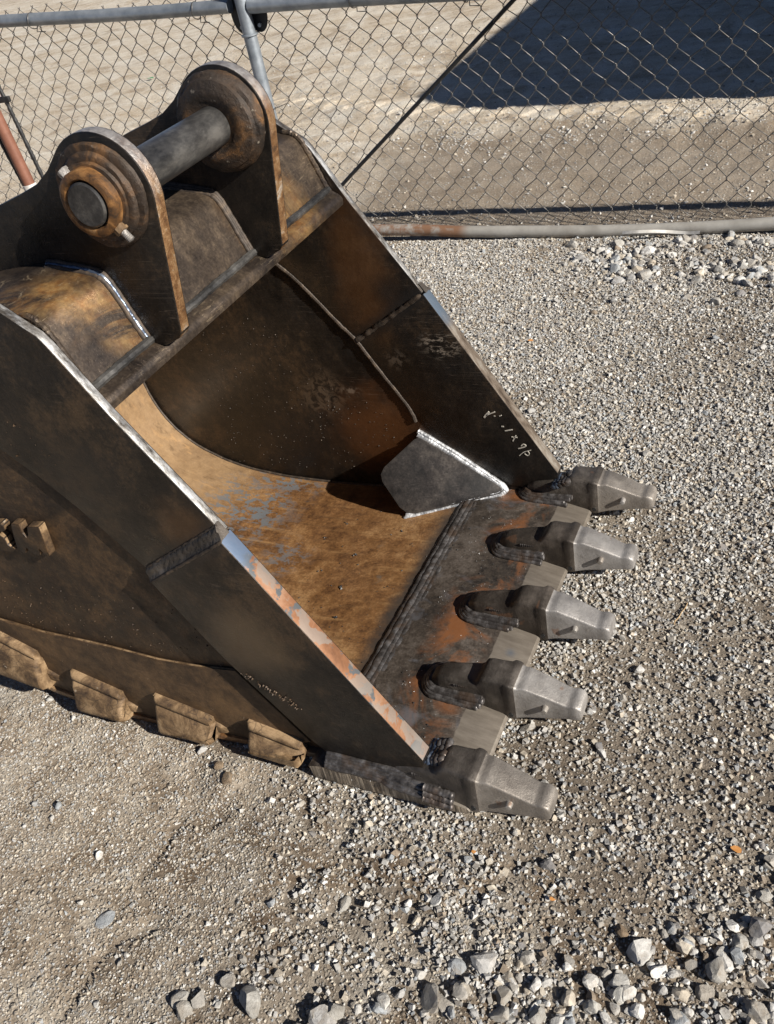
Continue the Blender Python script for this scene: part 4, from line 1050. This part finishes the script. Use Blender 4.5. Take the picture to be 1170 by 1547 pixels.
PAL = np.array([(0.50, 0.485, 0.455), (0.42, 0.405, 0.375), (0.36, 0.35, 0.335), (0.58, 0.565, 0.535), (0.30, 0.28, 0.25), (0.40, 0.35, 0.28), (0.30, 0.315, 0.325), (0.24, 0.19, 0.14), (0.47, 0.42, 0.345), (0.20, 0.19, 0.185)]) * 1.0
def stones(name, pos, size, kind, pal_w, sink=0.25, jit=0.28, jitter_col=0.14):
    n = len(pos); bv, bf = stone_base(kind); k = len(bv)
    q = rng.normal(size=(n, 4)); q /= np.linalg.norm(q, axis=1)[:, None]
    w_, x_, y_, z_ = q.T
    Rm = np.stack([1 - 2 * (y_ ** 2 + z_ ** 2), 2 * (x_ * y_ - z_ * w_), 2 * (x_ * z_ + y_ * w_),
                   2 * (x_ * y_ + z_ * w_), 1 - 2 * (x_ ** 2 + z_ ** 2), 2 * (y_ * z_ - x_ * w_),
                   2 * (x_ * z_ - y_ * w_), 2 * (y_ * z_ + x_ * w_), 1 - 2 * (x_ ** 2 + y_ ** 2)], -1).reshape(n, 3, 3)
    V = bv[None] * (1 + rng.uniform(-jit, jit, (n, k, 1))) + rng.uniform(-0.16, 0.16, (n, k, 3))
    if kind == 'cut':
        V = np.repeat(bv[None], n, 0)
        for _ in range(9):
            nn = rng.normal(size=(n, 1, 3)); nn /= np.linalg.norm(nn, axis=2, keepdims=True)
            e = np.clip((V * nn).sum(2, keepdims=True) - rng.uniform(0.36, 0.80, (n, 1, 1)), 0, None)
            V = V - nn * e
        V = V * 1.42 * (1 + rng.uniform(-0.03, 0.03, (n, k, 1)))
    V = V * rng.uniform(0.72, 1.25, (n, 1, 3))
    V = np.einsum('nij,nkj->nki', Rm, V)
    V[:, :, 2] *= 0.82
    V = V * (size[:, None, None] / 2)
    zg = ground_h(pos[:, 0], pos[:, 1]) + size * (0.5 - sink) * 0.75
    V += np.stack([pos[:, 0], pos[:, 1], zg], -1)[:, None]
    F = (bf[None] + (np.arange(n) * k)[:, None, None]).reshape(-1, 3)
    me = np_mesh(name, V.reshape(-1, 3), F, 'stone', 3)
    pw = np.asarray(pal_w, float); pw /= pw.sum()
    c = PAL[rng.choice(len(PAL), n, p=pw)] * (1 + rng.uniform(-jitter_col, jitter_col, (n, 1)))
    c = np.concatenate([np.clip(c, 0.02, 0.8), np.ones((n, 1))], 1)
    at = me.attributes.new('stone', 'FLOAT_COLOR', 'POINT')
    at.data.foreach_set('color', np.repeat(c, k, 0).astype(np.float32).ravel())
    o = bpy.data.objects.new(name, me); COL.objects.link(o); o['kind'] = 'stuff'
    return o
def scatter(n, x0, x1, y0, y1, prob):
    p = np.stack([rng.uniform(x0, x1, n), rng.uniform(y0, y1, n)], -1)
    keep = rng.random(n) < prob(p[:, 0], p[:, 1])
    p = p[keep]
    # leave out what lies under the bucket or behind the view
    hid = (p[:, 0] > -1.3) & (p[:, 0] < 0.02) & (p[:, 1] > 0.08) & (p[:, 1] < 0.98)
    cx = (p[:, 1] + 1.0) ; 
    return p[~hid]
def coarse(x, y):
    a = sstep(-0.50, 0.05, x + 0.35 * (fbm(x * 2.2, y * 2.2, 41, 3) - 0.5) - 0.25 * np.clip(-0.1 - y, 0, 1))
    return np.maximum(a, sstep(0.7, 1.3, y))
def inview(x, y):
    left = -0.90 - 0.85 * np.clip(y + 0.72, 0, 9); right = 0.86 - 0.11 * np.clip(y, 0, 9)
    return ((x > left) & (x < right)).astype(float)
def br(x, y):     # broken-rock drift in the near right corner
    return sstep(0.05, -0.08, y + 0.51 - 0.62 * x + 0.16 * (fbm(x * 4, y * 4, 55, 3) - 0.5)) * (0.3 + 0.7 * sstep(0.36, 0.56, fbm(x * 9, y * 9, 56, 2)))
def rr_(x, y):    # heap of larger stones along the rail
    return sstep(2.30, 2.75, y + 0.5 * (fbm(x * 3, y * 3, 61, 3) - 0.5)) * sstep(-0.65, -0.05, x) * sstep(3.06, 3.0, y) * (0.15 + 0.85 * sstep(0.42, 0.62, fbm(x * 6, y * 6, 62, 2)))
brown = lambda x, y: 1 - 0.75 * sstep(0.50, 0.60, fbm(x * 3.1 + 7, y * 3.1 + 3, 91, 4)) * sstep(-0.75, -0.45, x) * sstep(0.0, -0.14, y)
patch = lambda x, y: brown(x, y) * (0.35 + 0.65 * sstep(0.36, 0.56, fbm(x * 3.3 + 2, y * 3.3, 71, 4)))
W1 = (9, 11, 10, 5, 9, 7, 5, 4, 7, 4)
W2 = (5, 7, 4, 3, 6, 11, 2, 6, 12, 2)
p = scatter(390000, -2.6, 0.95, -0.95, 3.06, lambda x, y: inview(x, y) * coarse(x, y) * patch(x, y) * (1.0 - 0.3 * br(x, y)))
stones('gravel', p, np.clip(rng.lognormal(math.log(0.0070), 0.38, len(p)), 0.003, 0.017), 'cube', W1, 0.22)
p = scatter(80000, -1.9, 0.6, -0.95, 0.05, lambda x, y: inview(x, y) * (1 - 0.7 * coarse(x, y)) * (0.25 + 0.75 * patch(x + 5, y)))
stones('grit', p, np.clip(rng.lognormal(math.log(0.0045), 0.38, len(p)), 0.0024, 0.012), 'octa', W2, 0.40)
p = scatter(5600, -2.2, 0.95, -0.95, 3.05, lambda x, y: inview(x, y) * (0.14 + 0.22 * coarse(x, y) * sstep(0.25, -0.15, y) + 0.06 * coarse(x, y) + 0.5 * br(x, y)) * patch(x + 9, y))
stones('gravel', p, np.clip(rng.lognormal(math.log(0.0135), 0.34, len(p)), 0.009, 0.028), 'cut', W1, 0.22)
p = scatter(4400, -0.5, 0.95, -0.95, 0.3, lambda x, y: br(x, y))
stones('broken_stone', p, np.clip(rng.lognormal(math.log(0.0150), 0.48, len(p)), 0.007, 0.040), 'cut', (8, 10, 10, 5, 7, 4, 5, 2, 5, 2), 0.32)
p = scatter(2300, -0.9, 0.6, 2.2, 3.03, lambda x, y: rr_(x, y))
stones('broken_stone', p, np.clip(rng.lognormal(math.log(0.0215), 0.38, len(p)), 0.010, 0.046), 'cut', (9, 9, 8, 6, 6, 4, 4, 2, 6, 2), 0.32)
# loose pebbles outside the fence
p = scatter(60000, -6.0, 0.7, 3.12, 8.5, lambda x, y: (x < 0.75 - 0.11 * y) * (x > -1.6 - 0.6 * y) * (0.10 + 0.8 * sstep(0.45, 0.12, np.abs(y - 4.75)) * sstep(-2.4, -1.6, x) + 0.25 * sstep(3.7, 3.2, y)) * patch(x, y))
stones('gravel', p, np.clip(rng.lognormal(math.log(0.012), 0.35, len(p)), 0.006, 0.03), 'octa', (10, 9, 6, 9, 5, 6, 3, 3, 9, 1), 0.3)

# single rocks one can point to
def rock(x, y, d, mat, label, group=None, seed=0, flat=0.75, name='rock'):
    bm = bmesh.new(); bmesh.ops.create_icosphere(bm, subdivisions=3, radius=1.0)
    r = random.Random(seed)
    planes = [(Vector((r.gauss(0, 1), r.gauss(0, 1), r.gauss(0, 1))).normalized(), r.uniform(0.55, 0.86)) for _ in range(12)]
    sx, sy, sz = r.uniform(0.85, 1.2), r.uniform(0.75, 1.0), flat * r.uniform(0.8, 1.05)
    for v in bm.verts:
        p = v.co.copy()
        for nrm, dd in planes:
            e = p.dot(nrm) - dd
            if e > 0: p -= nrm * e
        p *= 1 + 0.045 * (r.random() - 0.5)
        v.co = Vector((p.x * sx, p.y * sy, p.z * sz)) * (d / 1.7)
    me = bpy.data.meshes.new(name); bm.to_mesh(me); bm.free()
    me.materials.append(MAT[mat])
    me.polygons.foreach_set('use_smooth', [True] * len(me.polygons)); me.set_sharp_from_angle(angle=math.radians(22))
    o = bpy.data.objects.new(name, me); COL.objects.link(o)
    o.location = (x, y, float(ground_h(x, y)) + d * flat * 0.13); o.rotation_euler = (0, 0, r.uniform(0, 6.28))
    return tag(o, label, 'rock', group)
GB, GR, GL = 'broken rocks in the near right corner', 'pale stones heaped along the bottom rail', 'loose rocks at the bottom edge'
LB = 'pale broken rock among the coarse rubble in the bottom right corner'
LR = 'pale stone in the heap of larger stones below the bottom rail'
RK = [(0.62, -0.223, 0.040, 'pale angular rock, middle one of the three biggest in the bottom right corner', GB), (0.608, -0.269, 0.035, 'upright pale rock just below the big angular rocks in the bottom right corner', GB),
      (0.622, -0.192, 0.028, 'pale rock just above the biggest angular rock in the bottom right corner', GB), (0.472, -0.321, 0.034, 'pale rock standing alone at the upper left of the corner rubble', GB), (0.43, -0.357, 0.032, 'pale rock just left of and below the lone rock in the corner rubble', GB), (0.277, -0.39, 0.034, 'pale rock just above the largest one on the bottom edge, left of the rubble', GB), (0.284, -0.423, 0.042, 'largest pale rock touching the bottom edge left of the corner rubble', GB), (0.344, -0.402, 0.032, 'pale rock right of the largest one on the bottom edge', GB),
      (0.69, -0.273, 0.042, 'largest pale rock at the very corner, bottom right', GB), (0.449, -0.208, 0.026, 'brown tinted rock half sunk above the corner rubble', GB), (0.534, -0.17, 0.029, 'blue grey wedge of rock with a long dark shadow beside it', GB), (0.68, -0.06, 0.026, 'pale rock at the right edge, highest of the corner rubble', GB),
      (0.327, -0.147, 0.018, 'small round whitish rock lying alone in fine gravel below the nearest nose', GB), (0.179, -0.437, 0.036, 'half buried pale rock at the bottom edge, middle of the picture', GL), (0.65, -0.162, 0.027, 'pale rock near the right edge between the topmost and the biggest corner rocks', GB),
      (-0.23, -0.537, 0.035, 'pale rock just above the largest rock at the bottom left', GL), (-0.168, -0.556, 0.055, 'largest cream rock at the bottom edge, left of the middle', GL), (-0.304, -0.596, 0.038, 'upper one of two pale rocks touching each other at the bottom left', GL), (-0.286, -0.616, 0.038, 'lower one of two pale rocks touching each other at the bottom left', GL), (-0.086, -0.316, 0.024, 'small white rock on bare brown soil below the lip corner', GL), (-0.006, -0.519, 0.043, 'big pale rock cut by the bottom edge near the middle', GL),
      (-0.867, -0.313, 0.022, 'small blue grey stone lying on the fine grit at the left', GL), (-0.939, -0.324, 0.020, 'small white stone left of the blue grey one on the fine grit', GL), (-0.568, -0.51, 0.040, 'flat dark grey stone sunk in the grit at the lower left', GL),
      (-0.494, 2.962, 0.062, 'large pale stone against the bottom rail, left of the stone heap', GR), (-0.281, 2.952, 0.060, 'greyish stone against the bottom rail beside the plastic strip', GR), (-0.757, 2.974, 0.037, 'small stone alone against the bottom rail above the bucket edge', GR), (-0.166, 2.658, 0.040, 'small pale stone just left of the flat one in the rail heap', GR), (-0.089, 2.619, 0.062, 'flat pale stone at the lower left end of the rail heap', GR), (0.131, 2.579, 0.051, 'pale stone at the lower right part of the rail heap', GR), (0.229, 2.385, 0.050, 'cream stone lying lowest of the rail heap', GR), (0.238, 2.941, 0.053, 'pale stone close under the rail at the right end of the heap', GR), (0.199, 2.672, 0.051, 'pale stone in the middle of the rail heap at its right end', GR)]
for k, (x, y, d, lab, grp) in enumerate(RK):
    mt = 'rockblue' if ('blue grey' in lab or 'dark grey' in lab) else ('clod' if 'brown tinted' in lab else 'rock')
    rock(x, y, d, mt, lab, grp, k + 3, 0.35 if 'flat dark' in lab else 0.8)
for k, (x, y, d, lab) in enumerate(((-0.486, -0.130, 0.030, 'brown lump of soil on the little spoil ridge below the last shroud'), (-0.525, -0.105, 0.022, 'smaller brown soil crumb beside the shroud end'), (-0.80, -0.165, 0.014, 'dark brown crumb on the grit below the shrouds'))):
    o = rock(x, y, d, 'clod', lab, 'lumps of brown soil', 90 + k, 0.7, 'soil_clod'); o['category'] = 'clod'

# litter
g = Geo(); g.tube(wob([(-0.040 + 0.012 * t, -0.120 + 0.0042 * t, -G + 0.004) for t in range(8)], 0.0012, 1), 0.0016, 6); tag(g.build('dry_twig', ['straw'], None, (0, -0.1, 0)), 'thin straw coloured twig on the gravel below the lip corner', 'twig')
g = Geo(); g.tube(wob([(0.395 + 0.003 * t, 0.60 + 0.012 * t, -G + 0.006) for t in range(8)], 0.0015, 2), 0.0014, 6); tag(g.build('dry_twig', ['straw'], None, (0.4, 0.64, 0)), 'thin dry twig in the fine gravel right of the noses', 'twig')
def flake(x, y, s, mat, name, label, cat, z=0.010):
    g = Geo(); r = random.Random(int(x * 1000)); n = 9
    ring_ = [(x + s * math.cos(a) * r.uniform(.6, 1.1), y + 0.6 * s * math.sin(a) * r.uniform(.6, 1.1)) for a in np.linspace(0, 6.28, n, endpoint=False)]
    zz = -G + z + float(ground_h(x, y))
    vs = [(px, py, zz + 0.003 * r.random()) for px, py in ring_]; vs += [(a, b, c - 0.0012) for a, b, c in vs]
    g.add(vs, [tuple(range(n)), tuple(range(2 * n - 1, n - 1, -1))] + [(i, i + n, (i + 1) % n + n, (i + 1) % n) for i in range(n)])
    tag(g.build(name, [mat], None, (x, y, 0)), label, cat)
flake(0.621, 0.019, 0.012, 'leaf', 'dry_leaf', 'small orange yellow leaf lying on the gravel at the right edge', 'leaf')
flake(0.311, -0.187, 0.007, 'leaf', 'rust_chip', 'small orange chip on brown soil in the middle of the foreground', 'chip')
flake(0.132, -0.140, 0.006, 'leaf', 'rust_chip', 'tiny orange chip close below the nearest nose', 'chip')
flake(-0.407, 2.024, 0.012, 'leaf', 'rust_chip', 'orange fleck in the pale gravel beyond the far cutter', 'chip')
flake(-6.2, 7.4, 0.05, 'green', 'green_scrap', 'tiny green scrap on the dirt beyond the fence', 'scrap', 0.02)
g = Geo()
pts = [(-0.27 + 0.34 * t / 14, 3.005 - 0.02 * math.sin(t * 0.5), -G - 0.02 + 0.035 + 0.012 * math.sin(t * 0.45)) for t in range(15)]
vs = []; fs = []
for i, p_ in enumerate(pts):
    vs += [(p_[0], p_[1] - 0.007, p_[2] - 0.004), (p_[0], p_[1] + 0.007, p_[2] + 0.004), (p_[0], p_[1] + 0.007, p_[2] + 0.0055), (p_[0], p_[1] - 0.007, p_[2] - 0.0025)]
for i in range(14):
    for k in range(4): fs.append((4 * i + k, 4 * i + (k + 1) % 4, 4 * i + 4 + (k + 1) % 4, 4 * i + 4 + k))
fs += [(0, 1, 2, 3), (59, 58, 57, 56)]
g.add(vs, fs); tag(g.build('plastic_strip', ['plastic'], None, (-0.1, 3.0, 0)), 'thin pale plastic strip lying along the bottom rail of the fence', 'strip')
